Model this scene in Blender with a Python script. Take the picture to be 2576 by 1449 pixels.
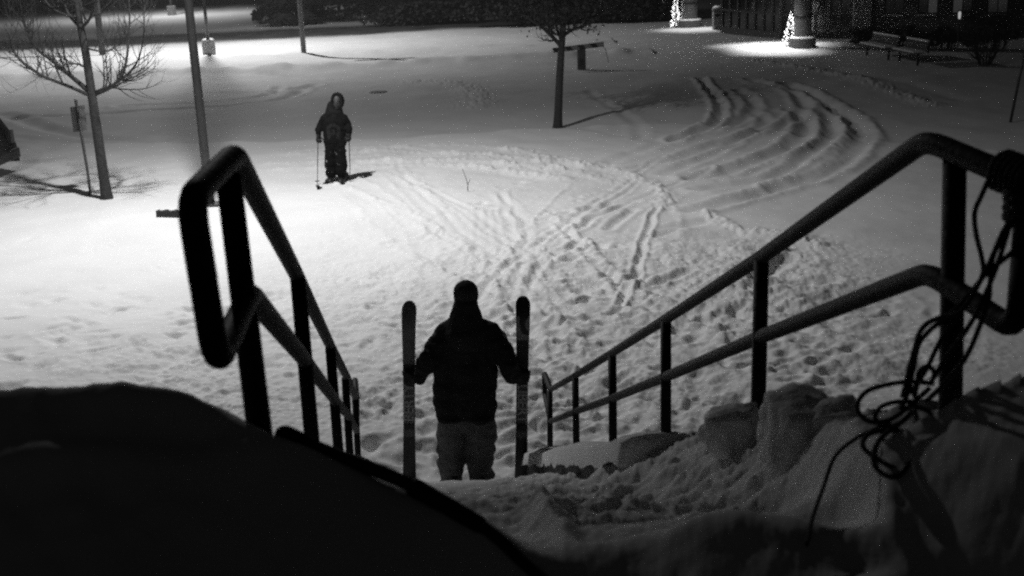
import bpy, bmesh, math, random
import numpy as np
from mathutils import Vector, Matrix, noise as mnoise

# ------------------------------------------------------------------ scene, camera, world, light
scene = bpy.context.scene
COL = scene.collection
for o in list(bpy.data.objects):
    bpy.data.objects.remove(o)
CAM_H = 4.11
F = 3000.0                      # focal length in units of a 2576 px wide picture
PITCH = math.radians(15.8)
ROLL = math.radians(-2.2)
cam_data = bpy.data.cameras.new('camera')
cam = bpy.data.objects.new('camera', cam_data)
COL.objects.link(cam)
CM = (Matrix.Rotation(math.pi/2-PITCH, 4, 'X') @ Matrix.Rotation(ROLL, 4, 'Z'))
cam.matrix_world = Matrix.Translation((0, 0, CAM_H)) @ CM
cam_data.sensor_width = 36
cam_data.lens = 36*F/2576
cam_data.clip_start = 0.05
cam_data.clip_end = 2000
cam_data.dof.use_dof = True
cam_data.dof.focus_distance = 16.0
cam_data.dof.aperture_fstop = 5.6
scene.camera = cam

world = bpy.data.worlds.new('World')
scene.world = world
world.use_nodes = True
wn = world.node_tree.nodes; wl = world.node_tree.links
bg = wn['Background']
sky = wn.new('ShaderNodeTexSky'); sky.sky_type = 'NISHITA'; sky.sun_disc = False
sky.sun_elevation = math.radians(1.0); sky.sun_rotation = math.radians(200)
bw = wn.new('ShaderNodeRGBToBW')
wl.new(sky.outputs[0], bw.inputs[0]); wl.new(bw.outputs[0], bg.inputs[0])
bg.inputs[1].default_value = 0.006

scene.view_settings.view_transform = 'Standard'
scene.view_settings.look = 'None'
scene.view_settings.exposure = 0.0
scene.view_settings.gamma = 1.0
scene.render.engine = 'CYCLES'
scene.cycles.use_denoising = False
scene.cycles.use_light_tree = True
scene.cycles.volume_bounces = 0
scene.cycles.volume_step_rate = 4
scene.cycles.max_bounces = 5
scene.cycles.diffuse_bounces = 3
scene.cycles.filter_width = 2.3
scene.cycles.sample_clamp_indirect = 1.0
scene.cycles.sample_clamp_direct = 7.0
LAMP_W = 3400.0
HAZE = 0.0009

# ------------------------------------------------------------------ pixel -> place helpers (2576 x 1449 picture)
CM3 = np.array(CM.to_3x3())
def ray(u, v):
    return CM3 @ np.array([(u-1288)/F, -(v-724.5)/F, -1.0])
def at(u, v, d):
    return Vector(ray(u, v)*d) + Vector((0, 0, CAM_H))
def gnd(u, v, z=0.0):
    r = ray(u, v); return Vector(r*((z-CAM_H)/r[2])) + Vector((0, 0, CAM_H))
def at_y(u, v, y):
    r = ray(u, v); return Vector(r*(y/r[1])) + Vector((0, 0, CAM_H))

# ------------------------------------------------------------------ materials (black and white picture: everything grey)
MATS = {}
def mat(name, g, rough=0.6, metal=0.0, var=0.0, scale=8.0, bump=0.0, bscale=40.0, spec=0.5, emit=0.0):
    if name in MATS: return MATS[name]
    m = bpy.data.materials.new(name); m.use_nodes = True
    n = m.node_tree.nodes; l = m.node_tree.links; p = n['Principled BSDF']
    p.inputs['Base Color'].default_value = (g, g, g, 1)
    p.inputs['Roughness'].default_value = rough
    p.inputs['Metallic'].default_value = metal
    p.inputs['Specular IOR Level'].default_value = spec
    tc = n.new('ShaderNodeTexCoord')
    if var > 0:
        t = n.new('ShaderNodeTexNoise'); t.inputs['Scale'].default_value = scale; t.inputs['Detail'].default_value = 5
        l.new(tc.outputs['Object'], t.inputs['Vector'])
        r = n.new('ShaderNodeMapRange'); r.inputs[1].default_value = 0.3; r.inputs[2].default_value = 0.7
        r.inputs[3].default_value = max(g*(1-var), 0.0); r.inputs[4].default_value = min(g*(1+var), 1.0)
        l.new(t.outputs[0], r.inputs[0]); l.new(r.outputs[0], p.inputs['Base Color'])
    if bump > 0:
        t2 = n.new('ShaderNodeTexNoise'); t2.inputs['Scale'].default_value = bscale; t2.inputs['Detail'].default_value = 6
        l.new(tc.outputs['Object'], t2.inputs['Vector'])
        b = n.new('ShaderNodeBump'); b.inputs['Strength'].default_value = bump; b.inputs['Distance'].default_value = 0.02
        l.new(t2.outputs[0], b.inputs['Height']); l.new(b.outputs[0], p.inputs['Normal'])
    if emit > 0: m.cycles.emission_sampling = 'NONE'
    if emit > 0:
        p.inputs['Emission Color'].default_value = (1, 1, 1, 1); p.inputs['Emission Strength'].default_value = emit
    MATS[name] = m
    return m

# ------------------------------------------------------------------ object helpers
def link(o, parent=None):
    COL.objects.link(o)
    if parent is not None:
        o.parent = parent
        if getattr(parent, 'matrix_world', None) is not None and parent.get('_mw'):
            pass
    return o
def tag(o, label=None, cat=None, group=None, kind=None):
    if label: o['label'] = label
    if cat: o['category'] = cat
    if group: o['group'] = group
    if kind: o['kind'] = kind
    return o
def thing(name, loc, label, cat, group=None, rot=None):
    o = bpy.data.objects.new(name, None); COL.objects.link(o)
    o.empty_display_size = 0.1
    o.location = loc
    if rot is not None: o.rotation_euler = rot
    return tag(o, label, cat, group)
def basis(o):
    return Matrix.Translation(o.location) @ o.rotation_euler.to_matrix().to_4x4()
def mesh_obj(name, verts, faces, m, parent=None, smooth=True, world_space=True):
    """verts in world space (world_space) or in the parent's space"""
    me = bpy.data.meshes.new(name)
    if parent is not None and world_space:
        inv = basis(parent if parent.parent is None else parent.parent).inverted()
        if parent.parent is not None: inv = basis(parent).inverted() @ inv
        verts = [inv @ Vector(v) for v in verts]
    me.from_pydata([tuple(v) for v in verts], [], faces)
    me.materials.append(m)
    if smooth: me.polygons.foreach_set('use_smooth', [True]*len(me.polygons))
    me.update()
    o = bpy.data.objects.new(name, me)
    return link(o, parent)
class MB:
    """collects shapes of ONE mesh"""
    def __init__(s): s.v = []; s.f = []
    def add(s, v, f):
        k = len(s.v); s.v += [Vector(x) for x in v]; s.f += [tuple(i+k for i in q) for q in f]; return s
    def tube(s, pts, rad, n=8, cap=True):
        pts = [Vector(p) for p in pts]
        if not hasattr(rad, '__len__'): rad = [rad]*len(pts)
        m = len(pts); vs = []; fs = []
        t0 = (pts[1]-pts[0]).normalized()
        a = t0.orthogonal().normalized()
        for i in range(m):
            t = (pts[min(i+1, m-1)]-pts[max(i-1, 0)]).normalized()
            a = (a - t*a.dot(t))
            a = a.normalized() if a.length > 1e-6 else t.orthogonal().normalized()
            b = t.cross(a)
            for k in range(n):
                w = 2*math.pi*k/n
                vs.append(pts[i] + (a*math.cos(w)+b*math.sin(w))*rad[i])
        for i in range(m-1):
            for k in range(n):
                fs.append((i*n+k, i*n+(k+1) % n, (i+1)*n+(k+1) % n, (i+1)*n+k))
        if cap:
            fs.append(tuple(range(n-1, -1, -1))); fs.append(tuple((m-1)*n+k for k in range(n)))
        return s.add(vs, fs)
    def box(s, c, size, M=None):
        c = Vector(c); x, y, z = [q/2 for q in size]
        vs = [Vector((i*x, j*y, k*z)) for i in (-1, 1) for j in (-1, 1) for k in (-1, 1)]
        if M is not None: vs = [M @ v for v in vs]
        vs = [v+c for v in vs]
        return s.add(vs, [(0, 1, 3, 2), (4, 6, 7, 5), (0, 4, 5, 1), (2, 3, 7, 6), (0, 2, 6, 4), (1, 5, 7, 3)])
    def lathe(s, c, prof, n=16):
        c = Vector(c); vs = []; fs = []
        for r, z in prof:
            for k in range(n):
                w = 2*math.pi*k/n; vs.append(c+Vector((r*math.cos(w), r*math.sin(w), z)))
        m = len(prof)
        for i in range(m-1):
            for k in range(n):
                fs.append((i*n+k, i*n+(k+1) % n, (i+1)*n+(k+1) % n, (i+1)*n+k))
        fs.append(tuple(range(n-1, -1, -1))); fs.append(tuple((m-1)*n+k for k in range(n)))
        return s.add(vs, fs)
    def build(s, name, m, parent=None, smooth=False, world_space=True):
        return mesh_obj(name, s.v, s.f, m, parent, smooth, world_space)
def bevel(o, w, seg=2):
    b = o.modifiers.new('bevel', 'BEVEL'); b.width = w; b.segments = seg; b.limit_method = 'ANGLE'
    return o
def fillet(pts, r, n=5):
    pts = [Vector(p) for p in pts]; out = [pts[0]]
    for i in range(1, len(pts)-1):
        a, b, c = pts[i-1], pts[i], pts[i+1]
        d1 = (a-b); d2 = (c-b)
        k = min(r, d1.length*0.45, d2.length*0.45)
        p1 = b+d1.normalized()*k; p2 = b+d2.normalized()*k
        for j in range(n+1):
            t = j/n; out.append(p1*(1-t)**2 + b*2*t*(1-t) + p2*t*t)
    out.append(pts[-1]); return out
def catmull(pts, n=8):
    pts = [Vector(p) for p in pts]; P = [pts[0]*2-pts[1]]+pts+[pts[-1]*2-pts[-2]]; out = []
    for i in range(1, len(P)-2):
        for j in range(n):
            t = j/n; a, b, c, d = P[i-1], P[i], P[i+1], P[i+2]
            out.append(0.5*((2*b)+(c-a)*t+(2*a-5*b+4*c-d)*t*t+(3*b-a-3*c+d)*t**3))
    out.append(pts[-1]); return out

# ------------------------------------------------------------------ snow surface
def _hash(ix, iy, seed):
    h = (ix*374761393 + iy*668265263 + seed*1442695041) & 0xFFFFFFFF
    h = ((h ^ (h >> 13))*1274126177) & 0xFFFFFFFF
    return ((h ^ (h >> 16)) & 0xFFFF)/65535.0
def vnoise(x, y, seed=0):
    ix = np.floor(x).astype(np.int64); iy = np.floor(y).astype(np.int64)
    fx = x-ix; fy = y-iy
    fx = fx*fx*fx*(fx*(fx*6-15)+10); fy = fy*fy*fy*(fy*(fy*6-15)+10)
    a = _hash(ix, iy, seed); b = _hash(ix+1, iy, seed); c = _hash(ix, iy+1, seed); d = _hash(ix+1, iy+1, seed)
    return (a*(1-fx)+b*fx)*(1-fy)+(c*(1-fx)+d*fx)*fy - 0.5
def fbm(x, y, s, seed=0, o=4, g=0.5):
    r = np.zeros_like(x); a = 1.0; x = x/s; y = y/s
    for i in range(o):
        ca, sa = math.cos(0.7*i+seed), math.sin(0.7*i+seed)
        r += a*vnoise(x*ca-y*sa+17.3*i, x*sa+y*ca-9.1*i, seed+i); a *= g; x = x*2.03; y = y*2.03
    return r
def sstep(a, b, x):
    t = np.clip((x-a)/(b-a), 0, 1); return t*t*(3-2*t)
def softp(d): return (np.sqrt(d*d+.03)+d)*.5
def smin(a, b, k):
    h = np.clip(0.5+0.5*(b-a)/k, 0, 1); return b*(1-h)+a*h-k*h*(1-h)
def smax(a, b, k): return -smin(-a, -b, k)

def zoomA(pts): return [(1383.6+x*.4557, 157.2+y*.4557) for x, y in pts]
def zoomB(pts): return [(1006+x*.3906, 377.3+y*.3906) for x, y in pts]
def poly_g(pts):
    P = [gnd(u, v) for u, v in pts]
    return np.array([(p.x, p.y) for p in catmull([Vector((p.x, p.y, 0)) for p in P], 5)])
# furrows: (points on the ground, half width m, depth m, berm m)
TRACKS = []
def trk(pts, w, d, b): TRACKS.append((poly_g(pts), w, d, b))
for pts, d in [
    ([(830,75),(880,130),(930,190),(945,240),(930,300),(880,350),(800,400),(680,445)], .07),
    ([(1040,130),(1100,170),(1130,220),(1110,270),(1040,310),(940,350),(860,390),(720,430),(400,530),(250,600)], .09),
    ([(1100,80),(1250,110),(1330,130),(1385,180),(1400,240),(1330,310),(1200,370),(1050,420),(900,470),(700,540),(480,590)], .07),
    ([(1160,270),(1185,330),(1100,400),(960,480),(800,560),(640,620)], .08),
    ([(1340,240),(1400,300),(1400,370),(1360,440),(1280,490),(1100,560),(950,610),(800,640)], .09),
    ([(1420,140),(1500,200),(1550,250),(1540,310),(1550,400),(1480,470),(1400,540),(1250,620),(1100,650),(830,700)], .09),
    ([(1540,210),(1620,280),(1670,340),(1680,410),(1620,480),(1500,560),(1380,630),(1240,680)], .08),
    ([(1300,100),(1450,150),(1580,230),(1690,320),(1730,400),(1700,470),(1600,570),(1450,640),(1250,690),(1000,760),(810,820)], .11)]:
    kf = [.95, .55, .8, .4, .85, .6, .4, .9][len(TRACKS) % 8]; TRACKS.append((poly_g(zoomA(pts)), .13+.05*((len(TRACKS)*37) % 10)/10, d*1.0*kf, .065*kf, 1))
for pts, w, d, b in [
    ([(0,280),(60,295),(150,318),(260,335),(400,345)], .25, .09, .02),
    ([(-40,290),(150,285),(350,275),(560,262),(700,242),(765,215)], .18, .10, .03),
    ([(300,262),(480,256),(620,240),(690,222),(700,208)], .18, .09, .03),
    ([(560,225),(640,224),(740,215),(790,205)], .2, .08, .03),
    ([(420,190),(560,184),(700,183),(800,190)], .2, .08, .03),
    ([(0,330),(120,342),(250,352)], .2, .04, .01),
    ([(1050,195),(1150,203),(1200,228),(1195,262)], .5, -.12, 0),
    ([(1480,225),(1560,275),(1605,315),(1612,352)], .14, .03, .008),
    ([(1900,145),(2100,175),(2230,212),(2345,250)], .3, -.13, 0),
    ([(2100,160),(2300,205),(2420,235)], .3, .04, 0)]:
    trk(pts, w, d, b)
for pts, w, d, b in [
    ([(1170,410),(1300,380),(1430,345),(1600,340)], .09, .09, .05),
    ([(1640,390),(1580,600),(1540,770),(1480,870),(1420,1000)], .045, .08, .04),
    ([(960,430),(1150,600),(1300,740),(1430,850),(1680,980)], .12, -.12, 0),
    ([(1030,500),(1180,640),(1330,790),(1440,900)], .07, .08, .03),
    ([(1340,520),(1500,400)], .08, .08, .03),
    ([(640,250),(880,200),(1090,140)], .06, .04, .02),
    ([(700,15),(900,60),(1150,110),(1400,150),(1600,220),(1710,300),(1660,390)], .16, -.13, 0),
    ([(350,60),(540,70),(800,130),(960,160)], .12, -.08, 0),
    ([(-250,60),(0,40),(340,45)], .2, -.08, 0),
    ([(-300,10),(100,-20),(500,-10),(900,25)], .2, -.08, 0),
    ([(900,90),(1010,140)], .12, -.08, 0),
    ([(-350,130),(-200,110),(0,120),(120,250)], .1, -.07, 0),
    ([(120,170),(210,330),(240,420)], .1, -.07, 0),
    ([(500,400),(520,560),(500,760),(540,860)], .05, .012, .008),
    ([(560,410),(570,640),(600,860)], .05, .012, .008),
    ([(1650,560),(1800,520)], .08, .06, .03),
    ([(1610,860),(1850,790)], .08, .09, .05),
    ([(790,610),(1040,580)], .07, .06, .03),
    ([(1000,690),(1130,650)], .07, .06, .03),
    ([(720,490),(900,470),(1100,420)], .06, .03, .02),
    ([(-80,600),(100,590),(200,565)], .07, .05, .02),
    ([(2080,790),(1900,850),(1700,1000)], .12, -.1, 0)]:
    trk(zoomB(pts), w, d*(.45 if d > 0 else .62), b*.7)
trk(zoomA([(850,840),(950,890),(1050,940),(1200,960),(1500,1030)]), .16, -.10, 0)
trk(zoomA([(600,970),(700,920),(880,880)]), .14, .045, .02)
trk(zoomA([(740,985),(870,975),(1010,965)]), .2, .05, .01)
trk(zoomA([(1290,1050),(1180,1120),(1040,1220),(960,1280)]), .1, -.16, 0)
trk(zoomA([(1340,1090),(1220,1160),(1100,1250)]), .1, .05, .02)
trk(zoomA([(1100,1280),(1300,1260),(1520,1240)]), .12, .05, .03)
rng = np.random.RandomState(7)
# fan of ski and boot trails from the foot of the stairs out to the lot
for i in range(20):
    u0, v0 = rng.uniform(1000, 1560), rng.uniform(700, 900)
    u1, v1 = rng.uniform(820, 1800), rng.uniform(395, 520)
    cu = rng.uniform(-170, 170)
    pts = [(u0+(u1-u0)*t+cu*math.sin(math.pi*t), v0+(v1-v0)*t**.8) for t in (0, .25, .5, .75, 1)]
    if rng.rand() < .5: trk(pts, rng.uniform(.05, .1), -rng.uniform(.015, .04), 0)
    else:
        trk(pts, .055, rng.uniform(.006, .014), .010)
        if rng.rand() < .6: trk([(u+13*(v/700), v) for u, v in pts], .055, rng.uniform(.006, .014), .010)
for i in range(7):
    v0 = rng.uniform(350, 430); u0 = rng.uniform(650, 900)
    trk([(u0, v0), (u0+250, v0-rng.uniform(0, 12)), (u0+500, v0+rng.uniform(0, 15)), (u0+760, v0+rng.uniform(20, 60))], rng.uniform(.1, .2), -rng.uniform(.04, .08), 0)
FOOT = []          # dents: x, y, length, width, angle, depth
def foot_px(u0, u1, v0, v1, n, dmin, dmax, s=1.0):
    for i in range(n):
        u = rng.uniform(u0, u1); v = rng.uniform(v0, v1); p = gnd(u, v)
        FOOT.append((p.x, p.y, rng.uniform(.10, .22)*s, rng.uniform(.05, .10)*s, rng.uniform(-.9, .9)+1.3*(rng.rand() < .4), rng.uniform(dmin, dmax)))
foot_px(0, 900, 720, 980, 120, .025, .06)
foot_px(0, 900, 560, 720, 30, .01, .02)
foot_px(900, 1500, 760, 1180, 220, .025, .06, .9)
foot_px(1350, 2150, 780, 1100, 220, .025, .06, 1.0)
foot_px(1400, 1650, 620, 800, 60, .03, .07)
foot_px(1000, 1500, 480, 720, 50, .015, .035, .8)
foot_px(1900, 2350, 760, 960, 60, .02, .045)
for u, v in [(1210, 520), (1222, 533), (1380, 545), (1395, 540), (1410, 590), (1310, 462), (1435, 430), (1388, 445), (843, 468), (870, 465), (950, 218), (1600, 690), (1600, 705)]:
    p = gnd(u, v); FOOT.append((p.x, p.y, .16, .09, .2, .08))

# left bank crest and right bank crest (x, z) at y about 2.0 / 2.1
LB = [(u, v) for u, v in [(-500, 985), (-120, 975), (20, 972), (100, 960), (170, 970), (260, 982), (350, 970), (430, 976), (500, 990), (560, 1010), (610, 1050), (660, 1098), (720, 1108), (860, 1172), (1000, 1232), (1200, 1325), (1330, 1400), (1450, 1475)]]
LBX = np.array([at_y(u, v, 2.0).x for u, v in LB]); LBZ = np.array([at_y(u, v, 2.0).z for u, v in LB])
RB = [(2090, 1150), (2200, 1075), (2300, 1010), (2390, 955), (2440, 920), (2490, 906), (2576, 892), (2700, 870), (3000, 860)]
RBX = np.array([at_y(u, v, 2.15).x for u, v in RB]); RBZ = np.array([at_y(u, v, 2.15).z for u, v in RB])

LP = [(660, 1110), (720, 1120), (800, 1135), (900, 1178), (940, 1193), (1000, 1208), (1060, 1207), (1120, 1190), (1170, 1208), (1240, 1242), (1310, 1272), (1500, 1300), (1700, 1300), (1850, 1275), (1950, 1225), (2050, 1185), (2090, 1155)]
LPY = [2.45 if u < 1200 else 2.2 if u < 1300 else 1.95 for u, v in LP]
LPX = np.array([at_y(u, v, q).x for (u, v), q in zip(LP, LPY)]); LPZ = np.array([at_y(u, v, q).z for (u, v), q in zip(LP, LPY)])
def S_of(y): return CAM_H-0.97-.445*(y-2.34)
def rail_xl(y): return -.50-.1126*(y-2.14)
def rail_xr(y): return .91-.0915*(y-2.34)
def polydist(x, y, P):
    best = np.full(x.shape, 1e9)
    for i in range(len(P)-1):
        ax, ay = P[i]; bx, by = P[i+1]; dx, dy = bx-ax, by-ay; L = dx*dx+dy*dy+1e-12
        t = np.clip(((x-ax)*dx+(y-ay)*dy)/L, 0, 1)
        best = np.minimum(best, (x-ax-t*dx)**2+(y-ay-t*dy)**2)
    return np.sqrt(best)

ROADMASK = {}
def drive_edges(x, y):
    """1 on the packed drive in front of the building, 0 on untouched snow"""
    near = 27.0 - 0.0*x + 1.2*np.sin(x*.11+.6) + .02*(x)**2*(x < 0)
    near = np.where(x > 4, near+(4-x)*1.1, near)
    far = 47.5+.9*np.sin(x*.13)
    return sstep(0, 1.2, y-near)*sstep(0, 2.5, far-y)
def height(x, y, detail=True):
    x = np.asarray(x, float); y = np.asarray(y, float)
    S = S_of(y)
    xl, xr = rail_xl(y), rail_xr(y)
    # between the rails the steps are trodden down; outside lies the drift on the embankment
    jag = fbm(x, y, .5, 41, 3)*.08
    inside = sstep(-.05, .32, x-(xl+.04)+jag*.7)*sstep(-.10-.16*(1-sstep(5, 6, y)), .16, (xr-.24+.27*sstep(5.0, 6.0, y))-x+jag*(1-.7*sstep(5, 6, y)))
    steps = .03*np.sin(y*2*math.pi/.34)
    emb = S - (.235+steps)*inside
    # landing
    land = sum(np.interp(x+k, LPX, LPZ) for k in (-.12, -.08, -.04, 0, .04, .08, .12))/7 - (.30+.04*sstep(0, .3, x))*softp(2.38-.40*sstep(.0, .42, x)+.4*fbm(x, y*0, .45, 95, 2)-y)
    # left bank
    cz = sum(np.interp(x+k, LBX, LBZ) for k in (-.06, -.03, 0, .03, .06))/5
    lb = cz - .34*np.clip(2.0-y, 0, 1.2)*sstep(-.1, .08, 2.0-y)
    lb = np.where(y > 2.0, cz-.47*(y-2.0)-.05*np.clip(y-2.0, 0, 1), lb)
    wl = 1-sstep(LBX[-3], LBX[-1]+.12, x)
    cr = np.interp(x, RBX, RBZ)
    rb = np.where(y > 2.15, cr-.47*(y-2.15), cr-.46*softp(2.1+.25*fbm(x, y*0, .3, 96, 2)-y))
    wr = sstep(RBX[0]-.05, RBX[0]+.2, x)
    top = land*(1-wl)+lb*wl
    top = top*(1-wr)+np.maximum(rb, 2.35)*wr
    # corner of landing and flight
    bm_ = sstep(.2, .9, np.clip(wl+wr, 0, 1))
    side = np.maximum(S, top-.9*np.clip(y-2.15, 0, 9))
    up = smin(top, emb*(1-bm_)+side*bm_, .05)
    z = np.where(y > 4.5, emb, up*(1-sstep(2.5, 3.3, y))+emb*sstep(2.5, 3.3, y))
    slope_zone = 1-sstep(9.0, 10.0, y)
    z = smax(z, np.zeros_like(z), .12*np.ones_like(z))
    z = np.where(y > 10.5, 0.0, z)
    # lumps on the trodden stair and the landing
    nearm = (1-sstep(8.5, 10.0, y))
    z = z + nearm*(fbm(x, y, .50, 3, 3)*(.06+.06*(1-sstep(1.9, 2.6, y)))*(.2+.8*sstep(-.3, .2, x)) + fbm(x, y, .09, 5, 4, .6)*(.010+.032*sstep(2.0, 2.8, y))*(.25+.75*sstep(-.35, .25, x))) + (1-sstep(2.4, 3.2, y))*(1-sstep(-.6, -.3, x))*(fbm(x, y, .16, 91, 3)*.022)
    z = z - .14*np.exp(-((x+.4)/.9)**2-((y-9.3)/1.0)**2)
    # wind-rippled open snow
    lot = sstep(9.0, 10.5, y)
    far = np.clip(30/np.maximum(y, 1), 0, 1)
    z = z + lot*(fbm(x, y, 4.0, 11, 3)*.10 + fbm(x, y, .9, 13, 3)*.02)
    dr = drive_edges(x, y)*lot
    z = z - .10*dr
    # kerb edge of the drive thrown up by the plough
    if not detail: return z
    # trampled area
    wob = fbm(x, y, 2.5, 21, 2)*2
    tram = sstep(9, 10.5, y)*(1-sstep(14.5, 18.5, y+wob-.25*np.abs(x-1)))*sstep(-7, -2, x+wob)*(1-sstep(3.0, 5.2, x+wob*.6-.10*(y-12)))
    tram2 = sstep(13, 16, y)*(1-sstep(22.5, 26, y+wob))*sstep(-5.5, -2.0, x+wob)*(1-sstep(1.5, 4.5, x+wob*.8))
    left = sstep(9, 10.5, y)*(1-sstep(15, 19, y+wob))*(1-sstep(-4, -1.5, x))
    z = z + tram*(fbm(x, y, .30, 23, 4, .6)*.042*np.clip(.7+3.0*fbm(x, y, 1.0, 26, 2), .1, 1.8)+fbm(x, y, .7, 24, 2)*.05) + tram2*(fbm(x, y, .5, 29, 3)*.02)
    z = z + left*(np.minimum(fbm(x, y*1.6, .5, 31, 3), .02)*.022*np.clip(.5+3*fbm(x, y, 1.8, 33, 2), 0, 1.4))
    lum = lot*(1-dr)*(1-sstep(26, 30, y))
    z = z + lum*fbm(x, y, .22, 37, 3)*.004
    for P, w, d, b, *ty in TRACKS:
        mx = (x > P[:, 0].min()-1) & (x < P[:, 0].max()+1) & (y > P[:, 1].min()-1) & (y < P[:, 1].max()+1)
        if not mx.any(): continue
        xs, ys = x[mx], y[mx]
        n1 = vnoise(xs*1.7, ys*1.7, 51)
        D = polydist(xs+.10*n1, ys+.10*vnoise(xs*1.9+7, ys*1.9, 52), P)
        rough = .9+.5*vnoise(xs*1.6, ys*1.6, 53)
        zz = -d*rough*np.exp(-(D/w)**2) + b*(rough+.35*vnoise(xs*9, ys*9, 58))*np.exp(-((D-w*1.8)/(w*.75))**2)
        if d < 0: zz = -d*(.45+.5*vnoise(xs*3, ys*3, 55)+.75*vnoise(xs*13, ys*13, 54))*np.exp(-(D/w)**2)
        if ty: zz = zz*(.22+.78*sstep(1.2, 4.6, xs+.8*vnoise(xs*.9, ys*.9, 57)))
        z[mx] += zz
    z = z + (tram*.018+tram2*.006)*fbm(x, y, .09, 81, 3, .6)
    for fx, fy, L, W, an, dd in FOOT:
        mx = (np.abs(x-fx) < .6) & (np.abs(y-fy) < .6)
        if not mx.any(): continue
        dx, dy = x[mx]-fx, y[mx]-fy; c, s = math.cos(an), math.sin(an)
        q = ((dx*c+dy*s)/L)**2+((-dx*s+dy*c)/W)**2
        z[mx] += (-dd*np.exp(-q*1.2) + dd*.22*np.exp(-(np.sqrt(q)-1.6)**2*3))*(.7+.9*vnoise(x[mx]*9, y[mx]*9, 83))
    # plough ridge along the far side of the drive
    fr = 48.0+.9*np.sin(x*.13)
    z = z + .22*np.exp(-((y-fr-.3*vnoise(x*.8, y*.8, 61))/.7)**2)*(x < 6)*(.7+.8*vnoise(x*1.5, y*1.5, 62)) + .16*np.exp(-((y-fr-6)/1.0)**2)*(x < 5)*(.7+.8*vnoise(x*1.2, y*1.2, 63))
    # rim between open snow and drive on the near side
    ed = drive_edges(x, y)
    z = z + .05*lot*np.exp(-((ed-.25)/.22)**2)*(y < 34)*(.6+vnoise(x*2.2, y*2.2, 64))
    return z
def hz(x, y): return float(height(np.array([x]), np.array([y]))[0])

def hit(u, v, lift=0.0, d0=1.3, d1=12.0):
    """where the line of sight through (u, v) meets the snow"""
    r = ray(u, v); ds = np.arange(d0, d1, .02)
    z = CAM_H+r[2]*ds-height(r[0]*ds, r[1]*ds)
    k = np.argmax(z < 0) if (z < 0).any() else len(ds)-1
    return Vector(r*ds[k])+Vector((0, 0, CAM_H+lift))
def build_ground():
    dense = np.radians(np.arange(-26.5, 26.51, .052))
    th = np.concatenate([np.radians(np.arange(-180, -40, 8)), np.radians(np.arange(-40, -26.5, .6)), dense, np.radians(np.arange(27, 40, .6)), np.radians(np.arange(40, 180, 8))])
    r = np.concatenate([np.arange(.3, 1.4, .1), np.arange(1.4, 4.2, .016), np.arange(4.2, 9.6, .026)])
    inv = np.arange(1/9.6, 1/75., -1/9.6/700.0)
    r = np.concatenate([r, 1/inv, np.array([78, 82, 87, 93, 100, 110, 125, 145, 180, 230, 290])])
    T, R = np.meshgrid(th, r)
    X = np.sin(T)*R; Y = np.cos(T)*R
    Z = height(X.ravel(), Y.ravel()).reshape(X.shape)
    nr, nt = X.shape
    co = np.stack([X, Y, Z], -1).reshape(-1, 3)
    co = np.concatenate([co, [[0, 0, float(Z[0].mean())]]]); cen = len(co)-1
    i = np.arange(nr-1)[:, None]*nt; k = np.arange(nt)[None, :]; k2 = (k+1) % nt
    q = np.stack([i+k, i+nt+k, i+nt+k2, i+k2], -1).reshape(-1, 4)[:, ::-1]
    tri = np.stack([np.full(nt, cen), np.arange(nt), (np.arange(nt)+1) % nt], -1)[:, ::-1]
    me = bpy.data.meshes.new('snow_ground')
    nl = q.size+tri.size
    me.vertices.add(len(co)); me.vertices.foreach_set('co', co.astype(np.float32).ravel())
    me.loops.add(nl); me.loops.foreach_set('vertex_index', np.concatenate([q.ravel(), tri.ravel()]).astype(np.int32))
    np_ = len(q)+len(tri); me.polygons.add(np_)
    st = np.concatenate([np.arange(len(q))*4, len(q)*4+np.arange(len(tri))*3]).astype(np.int32)
    me.polygons.foreach_set('loop_start', st)
    me.polygons.foreach_set('use_smooth', np.ones(np_, bool))
    me.update(calc_edges=True)
    # what kind of snow lies where: 0 fresh, 1 driven and packed, with the cleared road beyond
    x, y = co[:, 0], co[:, 1]
    a = drive_edges(x, y)*(1-.0*x)
    at_ = me.attributes.new('packed', 'FLOAT', 'POINT'); at_.data.foreach_set('value', a.astype(np.float32))
    c = road_mask(x, y)
    at_ = me.attributes.new('cleared', 'FLOAT', 'POINT'); at_.data.foreach_set('value', c.astype(np.float32))
    o = bpy.data.objects.new('snow_ground', me); COL.objects.link(o)
    tag(o, 'snow covered ground with tyre ruts and trampled tracks', None, None, 'structure')
    me.materials.append(snow_ground_mat())
    return o
def road_mask(x, y):
    yc = 70+.18*(x+18)          # road centre line
    w = 6.5+1.5*vnoise(x*.15, y*.15, 71)
    return sstep(0, 3, w-np.abs(y-yc))
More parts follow.
